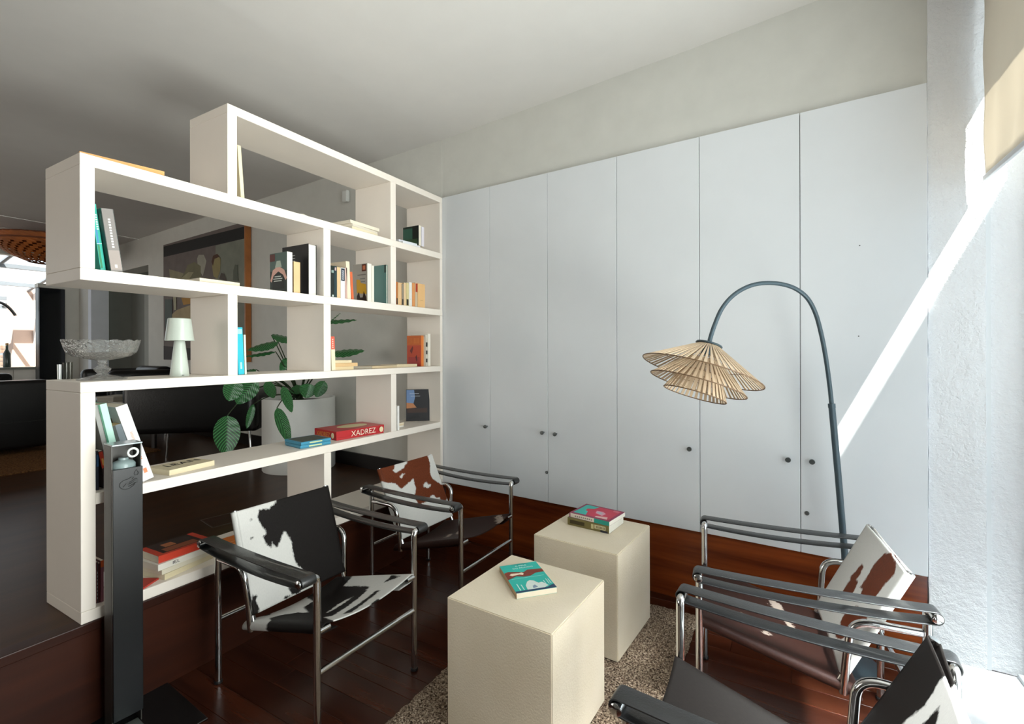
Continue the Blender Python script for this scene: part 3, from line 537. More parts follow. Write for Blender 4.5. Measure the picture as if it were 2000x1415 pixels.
# ================================================================ CUBES, RUG
def cube(x, y, a, s, h, lab):
    bm = bmesh.new(); abox(bm, (0, 0, .0), (s, s, h)); bmesh.ops.bevel(bm, geom=list(bm.edges), offset=.0028, segments=2, affect='EDGES')
    o = fin(bm, 'cube_side_table', CUBEM); o.location = (x, y, .012); o.rotation_euler = (0, 0, a); o['group'] = 'cream cube side tables'; return tag(o, lab, 'side table')
CA = (-.559, 1.194, 1.5155); CB = (-.559, 1.784, 1.491)
cube(*CA, .375, .411, 'cream cube side table in front, carrying one turquoise book'); cube(*CB, .375, .411, 'cream cube side table behind, carrying two stacked books')
CT = .423
rug = thing('rug', 'grey-brown speckled shaggy rug under the cube tables', 'rug', (0, 0, 0))
box('rug_backing', (-1.118, -.7, .0012), (-.345, 2.29, .004), plain('3a2f27', .9), rug)
bm = bmesh.new(); nx, ny = 70, 270; g = []
for j in range(ny+1):
    row = []
    for i in range(nx+1):
        e = min(i, nx-i, j, ny-j); z = .0035 if e == 0 else .008+rnd.uniform(-.0035, .0035)
        row.append(bm.verts.new((-1.12+.777*i/nx+rnd.uniform(-.003, .003), -.7+2.993*j/ny+rnd.uniform(-.003, .003), z)))
    g.append(row)
for j in range(ny):
    for i in range(nx): bm.faces.new((g[j][i], g[j][i+1], g[j+1][i+1], g[j+1][i]))
fin(bm, 'pile', RUG, rug, kind='stuff')
# books on the cubes
def top_book(label, pts, z, t, cover, page, prints=(), spine=None, spine_prints=(), hard=False):
    """pts: pixels of the TOP face corners: spine-start (head end), spine-end (foot), foot/fore corner"""
    a, b, c = (atZ(*p, z+t) for p in pts); eh = (a-b); h = eh.length; eh.normalize(); ed = (c-b); d = ed.length; ed = Vector((-eh.y, eh.x, 0)); 
    if ed.dot(c-b) < 0: ed = -ed
    r = book(label, t, h, d, cover, page, prints=prints, spine=spine, spine_prints=spine_prints, hard=hard)
    # local -x -> ed ; local z -> eh ; local -y -> up
    X_ = -ed; Z_ = eh; Y_ = Vector((0, 0, -1))
    m = Matrix((X_, Y_, Z_)).transposed().to_4x4(); m.translation = Vector((b.x, b.y, z+t)); r.matrix_world = m; return r, m
TQ = '1fb5a8'
tb, tm = top_book('turquoise paperback with brown hands and white palace on front cube', ((975.5, 1107), (1009, 1160), (1084, 1143.5)), CT+.0006, .018, TQ, 'e6dac4', spine='b08d6a',
    prints=[((0, 0, 1, .055), '1d3a5c'), ([(.72, .0), (1, .0), (1, .13), (.85, .08)], '1d3a5c'), ([(0, .46), (.0, .70), (.12, .74), (.35, .69), (.5, .66), (.62, .73), (1, .70), (1, .58), (.78, .58), (.6, .50), (.42, .50), (.25, .55), (.12, .50)], '7d2d17'), ([(.1, .61), (.16, .66), (.36, .64), (.44, .66), (.47, .61), (.43, .56), (.35, .59), (.15, .57)], 'efd9c0'),
      ([(.30, .055), (.32, .20), (.42, .32), (.5, .35), (.58, .32), (.66, .22), (.75, .24), (.85, .10), (.72, .05)], 'd9e4dc'), ([(.45, .07), (.47, .15), (.54, .18), (.58, .10)], '7f93a8'), ((.12, .06, .145, .28), 'cdeee8'), ((.21, .06, .235, .24), 'cdeee8'), ((.80, .12, .82, .28), 'cdeee8'), ((.88, .14, .90, .32), 'cdeee8'), ((.93, .14, .95, .30), 'cdeee8'), ((.08, .445, .92, .452), 'bfeae4'), ((.3, .955, .75, .965), '1b6f68')])
cvr = [c for c in tb.children if c.name.startswith('cover')][0]
def on_cover(txt, size, m, u, v, d, h, col, sx=1):
    # cover plane: origin spine-foot; right = ed (local -x), up = local z
    me = text_mesh(txt, size, .0002); me.materials.clear(); o = link('title', me, plain(col, .5), cvr)
    mm = Matrix(((-1, 0, 0, -u*d), (0, 0, -1, -.0028), (0, 1, 0, v*h), (0, 0, 0, 1))); o.matrix_local = mm @ Matrix.Diagonal((sx, 1, 1, 1)); return o
dd, hh = tb['_d'], tb['_h']
on_cover('A PELE', .012, tm, .52, .885, dd, hh, 'd8f2ee', 1.2); on_cover('DO MUNDO', .012, tm, .54, .80, dd, hh, 'd8f2ee', 1.1)
b1, m1 = top_book('olive brown paperback under the pink one on rear cube', ((1108.5, 1010.5), (1189.5, 1028.5), (1212, 1007)), CT+.0006, .033, '6e6340', 'e9e6da',
    spine='6f6436', spine_prints=[((.25, .58, .75, .94), '3a2f10'), ((.2, .36, .8, .42), 'c9c08f'), ((.2, .08, .7, .34), 'cfc6a0'), ((.75, .03, 1, .2), '1a1c2c')]+[((.3, .1+.03*i, .62, .118+.03*i), '6e6340') for i in range(7)])
b2, m2 = top_book('pink, red and turquoise paperback on top at rear cube', ((1112, 1001.5), (1190, 1020), (1214, 999.5)), CT+.0342, .0185, '8c2f52', 'efeade', spine='e2d6c8',
    spine_prints=[((0, 0, 1, .37), '178f80'), ((0, .97, 1, 1), '8c4a5c')]+[((.35, .42+.05*i, .7, .45+.05*i), '8a8078') for i in range(9)],
    prints=[((.1, .06, .92, .94), 'c9304f'), ([(.1, .94), (.92, .94), (.92, .62), (.7, .66), (.62, .8), (.45, .78), (.4, .7), (.1, .62)], '35b5aa'), ([(.3, .3), (.4, .5), (.6, .55), (.62, .4), (.5, .28)], 'dba0b4'), ([(.38, .36), (.45, .5), (.56, .48), (.52, .36)], 'b7b9c0'), ([(.1, .1), (.1, .4), (.2, .4), (.28, .15)], 'e2b8b4'), ([(.75, .08), (.92, .08), (.92, .25), (.8, .22)], 'd86a7c')])
# ================================================================ COWHIDE CHAIRS
BACK1 = [[(0.202, 0.946), (0.231, 0.947), (0.265, 0.95), (0.316, 0.931), (0.372, 0.963), (0.403, 0.992), (0.44, 1.2), (1.2, 1.2), (1.2, -.3), (0.729, -.3), (0.605, 0.105), (0.486, 0.302), (0.471, 0.397), (0.487, 0.514), (0.471, 0.575), (0.434, 0.666), (0.402, 0.634), (0.379, 0.588), (0.321, 0.523), (0.288, 0.59), (0.272, 0.544), (0.222, 0.604), (0.211, 0.688), (0.251, 0.689), (0.236, 0.748), (0.214, 0.788), (0.195, 0.847)],
 [(0.012, 0.184), (0.057, 0.152), (0.043, 0.124), (0.056, 0.036), (0.008, -0.1), (-0.034, 0.013)], [(0.288, 0.013), (0.332, 0.034), (0.39, 0.011), (0.37, 0.07), (0.372, 0.112), (0.481, 0.039), (0.485, 0.003)], [(0.117, 0.884), (0.13, 0.882), (0.123, 0.866)], [(0.088, 0.707), (0.12, 0.706), (0.113, 0.693), (0.094, 0.687)]]
BACK2 = [[(-0.2, 1.2), (0.264, 1.1), (0.264, 0.992), (0.201, 0.918), (0.243, 0.874), (0.395, 0.919), (0.497, 0.979), (0.579, 1.2), (.93, 1.2), (0.913, 0.914), (0.903, 0.823), (0.854, 0.735), (0.869, 0.623), (0.972, 0.522), (1.1, 0.453), (1.1, 0.315), (0.963, 0.25), (0.9, 0.243), (0.875, 0.332), (0.817, 0.332), (0.794, 0.393), (0.729, 0.404), (0.653, 0.349), (0.457, 0.343), (0.42, 0.473), (0.497, 0.569), (0.514, 0.735), (0.417, 0.694), (0.241, 0.644), (0.162, 0.748), (0.011, 0.791), (-0.2, 0.91)]]
BACK2W = [[(0.658, 0.601), (0.733, 0.624), (0.741, 0.586), (0.8, 0.561), (0.738, 0.516), (0.653, 0.558)], [(0.275, 0.799), (0.329, 0.843), (0.387, 0.837), (0.308, 0.782)]]
BACK3 = [[(0.316, 0.707), (0.368, 0.703), (0.396, 0.63), (0.382, 0.562), (0.441, 0.569), (0.465, 0.483), (0.418, 0.394), (0.29, 0.321), (0.293, 0.406), (0.295, 0.51), (0.268, 0.517)],
 [(0.556, 0.946), (0.641, 0.999), (0.824, 0.975), (0.889, 0.911), (0.851, 0.792), (0.844, 0.722), (0.83, 0.622), (0.691, 0.569), (0.61, 0.489), (0.575, 0.569), (0.514, 0.554), (0.517, 0.699), (0.501, 0.808)],
 [(0.581, 0.381), (0.682, 0.448), (0.763, 0.425), (0.878, 0.499), (0.944, 0.454), (0.902, 0.364), (0.85, 0.269), (0.717, 0.111), (0.606, 0.076), (0.596, 0.155), (0.54, 0.242)]]
BACK4 = [[(-.2, 1.2), (.42, 1.2), (.36, .95), (.40, .8), (.34, .62), (.36, .4), (.26, .5), (.24, .2), (.18, -.2), (-.2, -.2)], [(.5, .9), (.62, .8), (.58, .5), (.52, .3), (.47, .6)]]
SEAT1 = [[(-0.007, 0.679), (0.081, 0.806), (0.187, 0.804), (0.272, 0.676), (0.282, 0.528), (0.41, 0.761), (0.552, 0.799), (0.708, 1.162), (1.2, 1.186), (1.0, 0.762), (0.835, 0.706), (0.836, 0.531), (0.817, 0.306), (0.766, 0.337), (0.611, 0.366), (0.573, 0.396), (0.487, 0.385), (0.305, 0.324), (0.165, 0.207), (-0.018, -0.2), (-0.3, -.2), (-0.296, 0.56)],
 [(0.995, 0.233), (0.98, 0.097), (0.877, 0.222)], [(0.049, 1.055), (0.186, 1.173), (0.247, 1.014), (0.18, 0.932), (0.119, 1.007)],
 [(.15, .28), (.45, .33), (.75, .38), (.75, .30), (.45, .23), (.2, .16)], [(.25, .10), (.5, .15), (.75, .19), (.75, .14), (.5, .10), (.3, .04)], [(.1, -.05), (.4, -.02), (.6, .03), (.6, -.03), (.3, -.1)]]
ALLD = [[(-2, -2), (3, -2), (3, 3), (-2, 3)]]
SEAT3W = [[(.05, .55), (.12, .62), (.30, .66), (.45, .72), (.46, .67), (.3, .59), (.14, .52)], [(.6, .45), (.7, .5), (.74, .46), (.62, .41)], [(.52, .30), (.60, .33), (.6, .29)]]
SEAT4W = [[(.18, .62), (.24, .70), (.27, .62), (.22, .54)], [(.2, .42), (.25, .46), (.26, .4)], [(.5, .2), (.56, .26), (.6, .2)], [(.4, .5), (.46, .53), (.44, .47)]]
SEAT2W = [[(.32, .50), (.50, .56), (.52, .52), (.34, .46)], [(.45, .44), (.6, .49), (.61, .46), (.46, .41)], [(.75, .02), (.98, .2), (.98, .1), (.8, -.05)]]
def sdf(polys, u, v, asp=1.0):
    best = -9
    for P in polys:
        n = len(P); d = 9; ins = False; j = n-1
        for i in range(n):
            x1, y1 = P[i]; x2, y2 = P[j]
            if (y1 > v) != (y2 > v) and u < (x2-x1)*(v-y1)/(y2-y1)+x1: ins = not ins
            ex, ey = x2-x1, y2-y1; L = ex*ex+ey*ey or 1e-9; tt = max(0, min(1, ((u-x1)*ex+(v-y1)*ey)/L))
            d = min(d, math.hypot(u-x1-tt*ex, v-y1-tt*ey)); j = i
        best = max(best, d if ins else -d)
    return best
def sheet(name, prof, rows, mat, parent, dark, light, thick, vfun):
    """prof: list of (lateral y, normal offset, u); rows: list of (origin Vector, normal Vector, v)"""
    bm = bmesh.new(); uvl = bm.loops.layers.uv.new('UVMap'); g = []; info = {}
    for (o_, n_, v) in rows:
        row = []
        for (yy, off, u) in prof:
            p = o_+Vector((0, yy, 0))+n_*vfun(off, u, v); q = bm.verts.new(p); info[q] = (u, v); row.append(q)
        g.append(row)
    for j in range(len(rows)-1):
        for i in range(len(prof)-1):
            f = bm.faces.new((g[j][i], g[j][i+1], g[j+1][i+1], g[j+1][i])); f.smooth = True
            for lp_ in f.loops: lp_[uvl].uv = info[lp_.vert]
    bm.verts.index_update(); vals = []
    for q in bm.verts:
        u, v = info[q]; s = sdf(dark, u, v)
        if light: s = min(s, -sdf(light, u, v))
        vals.append(s)
    me = bpy.data.meshes.new(name); bm.to_mesh(me); bm.free()
    at = me.attributes.new('patch', 'FLOAT', 'POINT')
    for i, s in enumerate(vals): at.data[i].value = s
    o = link(name, me, mat, parent); m = o.modifiers.new('thickness', 'SOLIDIFY'); m.thickness = thick; m.offset = -1; return o
TR = .0112; LH = .5325-TR; HW = .2105
def chair(label, loc, rz, hide_m, seat_m, backp, backw, seatp, seatw, phi=17, BL=.356):
    c = thing('sling_armchair', label, 'chair', loc, rz, 'cowhide sling armchairs with chrome tube frames')
    caps = []
    for sy in (-1, 1):
        # front leg with outward stub
        pts = [(0, sy*HW, .010)]+bend((0, sy*HW, .3), (0, sy*HW, LH), (0, sy*(HW+.09), LH), .018)+[(0, sy*(HW+.062), LH)]
        fl = tube('front_leg', pts, TR, CHROME, c, 16)
        rl = tube('rear_leg', [(-.56, sy*HW, .010)]+bend((-.56, sy*HW, .3), (-.56, sy*HW, LH+.003), (-.56, sy*(HW+.09), LH+.003), .018)+[(-.56, sy*(HW+.062), LH+.003)], TR, CHROME, c, 16)
        for x_, par in ((0, fl), (-.56, rl)):
            k = lathe('foot_glide', [(0, 0), (.0135, 0), (.0145, .004), (.0125, .010), (0, .0102)], plain('1b1b1c', .4), par, 18); k.location = (x_, sy*HW, .0003)
        # support tube from rear leg forward and down to the seat rail
        tube('support_tube', bend((-.545, sy*HW, .452), (-.40, sy*HW, .452), (-.385, sy*(HW-.005), .25), .055, 9)[0:0]+[(-.549, sy*HW, .452), (-.46, sy*HW, .452)]+bend((-.46, sy*HW, .452), (-.392, sy*HW, .452), (-.380, sy*(HW-.012), .24), .05, 9)+[(-.383, sy*(HW-.010), .33), (-.376, sy*(HW-.014), .235)], TR*.95, CHROME, c, 16)
        # seat rail
        rail = tube('seat_rail', [(-.002, sy*(HW-.026), .352), (-.42, sy*(HW-.026), .240)], TR*.9, CHROME, c, 14)
        kk = tube('rail_joint', [(-.0, sy*(HW-.006), .352), (-.0, sy*(HW-.042), .352)], .0105, CHROME, rail, 14)
        # arm strap: a leather loop around the two stubs
        ya, yb = sy*(HW+.012), sy*(HW+.060); rr = TR+.0022; zc = LH; n = 8; loop = []
        N = 30
        for i in range(N+1):
            t_ = i/N; loop.append((-.56*t_, zc+rr-.006*4*t_*(1-t_)))
        for i in range(1, n): a = PI/2+PI*i/n; loop.append((-.56+rr*math.cos(a), zc+rr*math.sin(a)))
        for i in range(N+1):
            t_ = 1-i/N; loop.append((-.56*t_, zc-rr-.013*4*t_*(1-t_)))
        for i in range(1, n): a = -PI/2+PI*i/n; loop.append((rr*math.cos(a), zc+rr*math.sin(a)))
        bm = bmesh.new(); A = [bm.verts.new((x_, ya, z_)) for x_, z_ in loop]; B = [bm.verts.new((x_, yb, z_)) for x_, z_ in loop]; L = len(loop)
        for i in range(L): bm.faces.new((A[i], A[(i+1) % L], B[(i+1) % L], B[i]))
        st = fin(bm, 'arm_strap', BLEATHER, c, smooth=50); m = st.modifiers.new('thickness', 'SOLIDIFY'); m.thickness = .0034; m.offset = 1
        m = st.modifiers.new('edge', 'BEVEL'); m.width = .0009; m.segments = 2
        for x_ in (0, -.56):
            e = lathe('end_cap', [(0, .0), (TR+.001, 0), (TR+.001, .004), (TR*.7, .0065), (0, .007)], CHROME, st, 20); e.rotation_euler = (R(-90)*sy, 0, 0); e.location = (x_, sy*(HW+.062), LH+(0 if x_ == 0 else .003))
    tube('front_stretcher', [(0, -HW, .226), (0, HW, .226)], TR*.85, CHROME, c, 14)
    tube('rear_stretcher', [(-.56, -HW, .230), (-.56, HW, .230)], TR*.85, CHROME, c, 14)
    tube('pivot_bar', [(-.384, -HW+.014, .292), (-.384, HW-.014, .292)], .007, CHROME, c, 12)
    # seat sling wrapped round the side rails
    sw = HW-.026; rw = TR*.9+.0095; prof = []; nu = 44
    for i in range(5): a = R(-150+ (150-0)*0); 
    prof = [(-sw+.045, -rw, 1-1.05), ]
    left = [(-sw+rw*math.cos(a), rw*math.sin(a)) for a in [R(q) for q in range(270, 89, -20)]]
    plist = [(-sw+.05, -rw-.004)]+left
    prof = [(y_, z_, -.12+.12*i/len(plist)) for i, (y_, z_) in enumerate(plist)]
    for i in range(1, nu):
        t_ = i/nu; yy = -sw+2*sw*t_; prof.append((yy, rw-.030*4*t_*(1-t_), t_))
    prof += [(-y_, z_, 1.0+.12*i/len(plist)) for i, (y_, z_) in enumerate(plist[::-1])]
    rows = []; nv = 46; o0, o1 = Vector((.004, 0, .3535)), Vector((-.418, 0, .2405)); nrm = Vector((.25, 0, .97)).normalized()
    for j in range(nv+1): v = j/nv; rows.append((o0.lerp(o1, v)+Vector((0, 0, 0)), nrm, v))
    sheet('seat_sling', prof, rows, seat_m, c, seatp, seatw, .0032, lambda off, u, v: off)
    # back sling wrapped round two side tubes
    bw = HW-.014-.006; rb = .0125; b0 = Vector((-.378, 0, .287)); b1 = b0+Vector((-math.sin(R(phi)), 0, math.cos(R(phi))))*BL; ax = (b1-b0).normalized(); nb = Vector((ax.z, 0, -ax.x))
    prof = []; nu = 56
    for i in range(nu+1): t_ = i/nu; prof.append((-bw+2*bw*t_, rb-.006*math.sin(PI*t_), t_))
    for i in range(1, 9): a = PI/2-PI*i/9; prof.append((bw+rb*math.cos(a), rb*math.sin(a), 1+.1*i/9))
    for i in range(21): t_ = i/20; prof.append((bw-2*bw*t_, -rb+.004*math.sin(PI*t_), 1.1-1.2*t_))
    for i in range(1, 9): a = -PI/2-PI*i/9; prof.append((-bw+rb*math.cos(a), rb*math.sin(a), -.1+.1*i/9))
    prof.append((-bw, rb, 0))
    rows = [(b0.lerp(b1, j/54), nb, j/54) for j in range(55)]
    sheet('back_sling', prof, rows, hide_m, c, backp, backw, .0022, lambda off, u, v: off)
    for sy in (-1, 1): tube('back_tube', [b0+Vector((0, sy*bw, 0))-ax*.02, b1+Vector((0, sy*bw, 0))+ax*.003], .0098, CHROME, c, 14)
    return c
chair('black and white cowhide sling chair nearest the bookshelf, left foreground', (-1.2257, 1.1755, 0), R(3.0)*0+math.atan2(.0224, .409)*-1*0-.03, HIDE_BLACK, HIDE_BLACK, BACK1, None, SEAT1, None, 18)
chair('sling chair with rust brown and white back behind the black and white one', (-1.239, 1.9317, 0), -.03, HIDE_BROWN, HIDE_DARK, BACK2, BACK2W, ALLD, SEAT2W, 25)
chair('sling chair with white and brown back by the right end of wardrobe', (-.258, 1.790, 0), PI+.102, HIDE_BROWN, HIDE_DARK, BACK3, None, ALLD, SEAT3W, 26, .345)
chair('sling chair with black seat cut off at the bottom right corner', (-.266, 1.158, 0), PI-.058, HIDE_BLACK, HIDE_BSEAT, BACK4, None, ALLD, SEAT4W, 26, .335)
# ================================================================ FLOOR LAMP
fl = thing('floor_lamp', 'tall arched grey-blue floor lamp with layered bamboo shade by the wardrobe', 'lamp', (0, 0, 0))
LT = 1.83
def L3(px, py, t=LT): return atT(px, py, t)
base = L3(1656, 1200); bx = Vector((base.x, base.y, 0))
lo = lathe('lamp_base', [(0, 0), (.10, 0), (.102, .004), (.10, .014), (.02, .02), (0, .02)], LAMPM, fl, 40); lo.location = (bx.x, bx.y, .0003)
polepts = [Vector((bx.x, bx.y, .018)), L3(1650, 1085), L3(1637, 930), L3(1624.5, 792)]
tube('lower_pole', polepts, .0115, LAMPM, fl, 18)
tube('collar', [L3(1624.8, 797), L3(1624.2, 789)], .0125, LAMPM, fl, 18)
arcpx = [(1624.5, 792), (1620, 750), (1613, 700), (1604.5, 655), (1593, 613), (1577, 583), (1555, 565), (1530, 556), (1500, 553), (1472, 556.5), (1447, 567), (1426, 583), (1409, 605), (1397, 632), (1388.5, 657), (1384.5, 674)]
P_ = [L3(*q, LT-.10*(i/15)**1.2) for i, q in enumerate(arcpx)]
def cr(P, n=5):
    out = []
    for i in range(len(P)-1):
        p0 = P[max(i-1, 0)]; p1 = P[i]; p2 = P[i+1]; p3 = P[min(i+2, len(P)-1)]
        for k in range(n):
            t_ = k/n; out.append(.5*((2*p1)+(-p0+p2)*t_+(2*p0-5*p1+4*p2-p3)*t_*t_+(-p0+3*p1-3*p2+p3)*t_**3))
    return out+[P[-1]]
tube('arched_arm', cr(P_), .0078, LAMPM, fl, 14)
top = P_[-1]; ts = (top-CAM).dot(cF)
axd = (cR*(-.335)+Vector((0, 0, -1))-cF*.10).normalized()     # pointing down the shade axis
ux = (cR-axd*cR.dot(axd)).normalized(); uy = axd.cross(ux)
def SP(r_, a, z_): return top+axd*z_+(ux*math.cos(a)+uy*math.sin(a))*r_
shade = thing('x', 'x', 'x'); 
shade.name = 'lamp_shade'; del shade['label']; del shade['category']; shade.parent = fl
lc = lathe('shade_cap', [(0, 0), (.045, 0), (.047, .003), (.045, .006), (0, .006)], LAMPM, shade, 30)
mcap = Matrix((ux, uy, -ux.cross(uy)*-1)).transposed().to_4x4(); mcap.translation = top-axd*.004; lc.matrix_world = mcap
tiers = [(.040, .004, .209, .104, 60), (.060, .060, .166, .152, 50), (.068, .106, .108, .188, 38)]
cache = {}
for ti, (ra, za, rb_, zb_, n) in enumerate(tiers):
    Lh = math.hypot(rb_-ra, zb_-za); bm = bmesh.new()
    wa, wb2 = PI*2*ra/n*.42, min(PI*2*rb_/n*.36, .0048)
    for (s, hw_) in ((0, wa), (Lh, wb2)): pass
    v = [bm.verts.new(p) for p in ((-wa, 0, -.0012), (wa, 0, -.0012), (wa, 0, .0012), (-wa, 0, .0012), (-wb2, Lh, -.0012), (wb2, Lh, -.0012), (wb2, Lh, .0012), (-wb2, Lh, .0012))]
    for f in ((0, 1, 2, 3), (7, 6, 5, 4), (0, 4, 5, 1), (1, 5, 6, 2), (2, 6, 7, 3), (3, 7, 4, 0)): bm.faces.new([v[i] for i in f])
    bmesh.ops.recalc_face_normals(bm, faces=bm.faces); me = bpy.data.meshes.new('slat'); bm.to_mesh(me); bm.free(); me.materials.append(BAMBOO)
    for k in range(n):
        a = 2*PI*k/n+rnd.uniform(-.012, .012); p0 = SP(ra, a, za); p1 = SP(rb_, a, zb_); Y_ = (p1-p0).normalized(); X_ = (-ux*math.sin(a)+uy*math.cos(a)); Z_ = X_.cross(Y_)
        m = Matrix((X_, Y_, Z_)).transposed().to_4x4(); m.translation = p0
        o = bpy.data.objects.new('slat', me); COL.objects.link(o); o.parent = shade; o.matrix_world = m
    ring = [SP(rb_, 2*PI*k/48, zb_) for k in range(48)]
    tube('rim_wire', ring, .0019, plain('6b5138', .5), shade, 8, closed=True)
    tube('rim_wire', [SP(ra, 2*PI*k/30, za) for k in range(30)], .0016, plain('6b5138', .5), shade, 8, closed=True)
    tube('rim_wire', [SP(ra*.4+rb_*.6, 2*PI*k/48, za*.4+zb_*.6+.002) for k in range(48)], .0010, plain('8d7355', .5), shade, 6, closed=True)
bulb = lathe('lamp_socket', [(0, 0), (.016, 0), (.018, .04), (.012, .045), (0, .045)], LAMPM, shade, 20); bulb.matrix_world = mcap @ Matrix.Rotation(PI, 4, 'X') if (mcap.col[2].xyz).dot(axd) < 0 else mcap
# ================================================================ HAND SANITISER DISPENSER
DT = 1.49
pA = atT(220.5, 1000, DT); ang = R(-4)
dp = thing('hand_sanitiser_dispenser', 'black floor-standing hand sanitiser column in front of the bookshelf', 'dispenser', (pA.x, pA.y, 0), ang)
W_, D_ = .078, .075   # width along y, depth along -x ; origin = front left corner
box('foot_plate', (-.15, -.10, .0008), (.16, .20, .006), plain('0b0b0c', .4), dp, bev=.002)
GREYB = plain('3a3732', .45, name='grey brown metal')
bm = bmesh.new(); abox(bm, (-D_, -.0005, .006), (-.012, .003, .905)); abox(bm, (-D_, W_-.003, .006), (-.012, W_, .905)); abox(bm, (-D_, .003, .006), (-D_+.003, W_-.003, .905)); fin(bm, 'housing', GREYB, dp)
box('front_cover', (-.011, 0, .045), (0, W_, .832), plain('121416', .30, name='dark satin panel'), dp, bev=.0012)
box('top_cap', (-D_, -.0008, .905), (-.004, W_+.0008, .910), plain('8c9698', .25, .4), dp, bev=.001)
box('inner_tray', (-D_+.004, .004, .8), (-.014, W_-.004, .806), BLACKM, dp)
bt = lathe('bottle', [(0, 0), (.030, 0), (.032, .004), (.032, .035), (.026, .043), (.014, .048), (.013, .055), (0, .056)], plain('8fa0a0', .22, name='milky plastic', vary=.3), dp, 24); bt.location = (-.040, W_/2, .8065)
tube('nozzle', [(-.04, W_/2, .862), (-.04, W_/2, .885), (-.02, W_/2+.004, .888), (-.006, W_/2+.006, .884)], .007, plain('c9cfcc', .3), bt, 12).matrix_world = dp.matrix_basis
ringp = [(.0005, W_*.66+.013*math.cos(2*PI*k/20), .880+.013*math.sin(2*PI*k/20)) for k in range(20)]
tube('nozzle_ring', ringp, .0035, plain('e2e6e2', .25), dp, 8, closed=True)
# engraved hands and drop symbol
fc = [c for c in dp.children if c.name.startswith('front_cover')][0]; INK = plain('020202', .5)
def line(pts, r_=.0008): return [Vector((.0006, y_, z_)) for y_, z_ in pts]
sym = [[(.030, .770), (.024, .778), (.025, .788), (.034, .795), (.046, .797), (.056, .802), (.062, .800), (.058, .794)], [(.030, .770), (.040, .766), (.050, .767), (.062, .774), (.068, .782)], [(.050, .786), (.060, .790), (.068, .796), (.072, .794)], [(.046, .780), (.056, .783), (.068, .790), (.074, .788)], [(.048, .774), (.058, .777), (.068, .783), (.074, .783)], [(.034, .774), (.042, .784)],
       [(.067, .806), (.064, .811), (.0655, .816), (.070, .824), (.0745, .816), (.076, .811), (.073, .806), (.067, .806)]]
bm = bmesh.new()
for s in sym: tube_bm(bm, [Vector((q.x, q.y*.95-.006, q.z)) for q in line(s)], .0011, 6)
fin(bm, 'hands_symbol', INK, fc)
box('foot_pedal', (.002, W_*.2, .018), (.085, W_*.8, .030), plain('6f7470', .35, .6), dp, bev=.004)
# ================================================================ WINDOW BLIND
bl = thing('roller_blind', 'beige roller blind half lowered over the right window', 'blind', (.61, 0, 0))
bm = bmesh.new(); g = []
for j in range(25):
    row = []
    for i in range(41):
        yy = 1.71+.592*i/40; zz = 1.812+.78*j/24; row.append(bm.verts.new((.0035*math.sin(i*.55+j*.12)*(1-j/30)+.002*math.sin(j*.7+i*.2), yy, zz)))
    g.append(row)
for j in range(24):
    for i in range(40): bm.faces.new((g[j][i], g[j][i+1], g[j+1][i+1], g[j+1][i]))
o = fin(bm, 'cloth', BLIND, bl, smooth=True); m = o.modifiers.new('t', 'SOLIDIFY'); m.thickness = .0008
box('bottom_bar', (-.006, 1.71, 1.797), (.006, 2.303, 1.815), plain('c9ccd0', .4), bl, bev=.003)
tube('roller_tube', [(0, 1.71, 2.61), (0, 2.303, 2.61)], .02, WHITEF, bl, 16)
# ================================================================ LIVING ROOM BEYOND THE SHELF
def rbox(name, a, b, mat, parent, bev, seg=4):
    return box(name, a, b, mat, parent, bev=bev, seg=seg, smooth=60)
# big black sofa, its back towards us
sf = thing('sofa', 'black leather sofa with its back to the bookshelf, far left', 'sofa', (-5.60, 0, PZ+.0125))
rbox('sofa_back', (-.20, -1.0, .04), (0, 1.66, .615), SOFAL, sf, .035)
rbox('sofa_base', (-.95, -.98, .05), (-.21, 1.62, .30), SOFAL, sf, .03)
for i in range(3): rbox('seat_cushion', (-.93, -.80+i*.79, .305), (-.22, -.02+i*.79, .44), SOFAL, sf, .04)
rbox('arm', (-.95, -1.0, .06), (-.205, -.81, .58), SOFAL, sf, .05); rbox('arm', (-.95, 1.58, .06), (-.205, 1.665, .58), SOFAL, sf, .035)
tube('seam_piping', [(.003, -.98, .27), (.003, 1.64, .27)], .004, SOFAL, sf, 8)
s2 = thing('sofa', 'black leather sofa further off facing the nearer one', 'sofa', (-8.3, .30, PZ+.0125))
rbox('sofa_back', (-.2, -1.2, .1), (0, 1.25+.55, .60), SOFAL, s2, .06); rbox('sofa_base', (0.005, -1.2, .06), (.6, 1.8, .36), SOFAL, s2, .05)
for sx_ in (-.1, .5):
    for sy_ in (-1.1, 1.7): tube('leg', [(sx_, sy_, 0), (sx_, sy_, .105)], .015, CHROME, s2, 10)
# tan rug under the sofas
tr = thing('rug', 'tan brown rug under the black sofas and armchair', 'rug', (0, 0, 0))
ang2 = 0
bm = bmesh.new(); abox(bm, (-8.9, -2.8, PZ+.0008), (-4.75, 2.12, PZ+.012)); fin(bm, 'pile', TANRUG, tr, kind='stuff')
# black armchair seen from behind
acp = atT(378, 800, 3.5); ac = thing('armchair', 'low black leather armchair with slim chrome legs seen through the shelf', 'armchair', (acp.x, acp.y, PZ), YAW+R(90)+R(12))
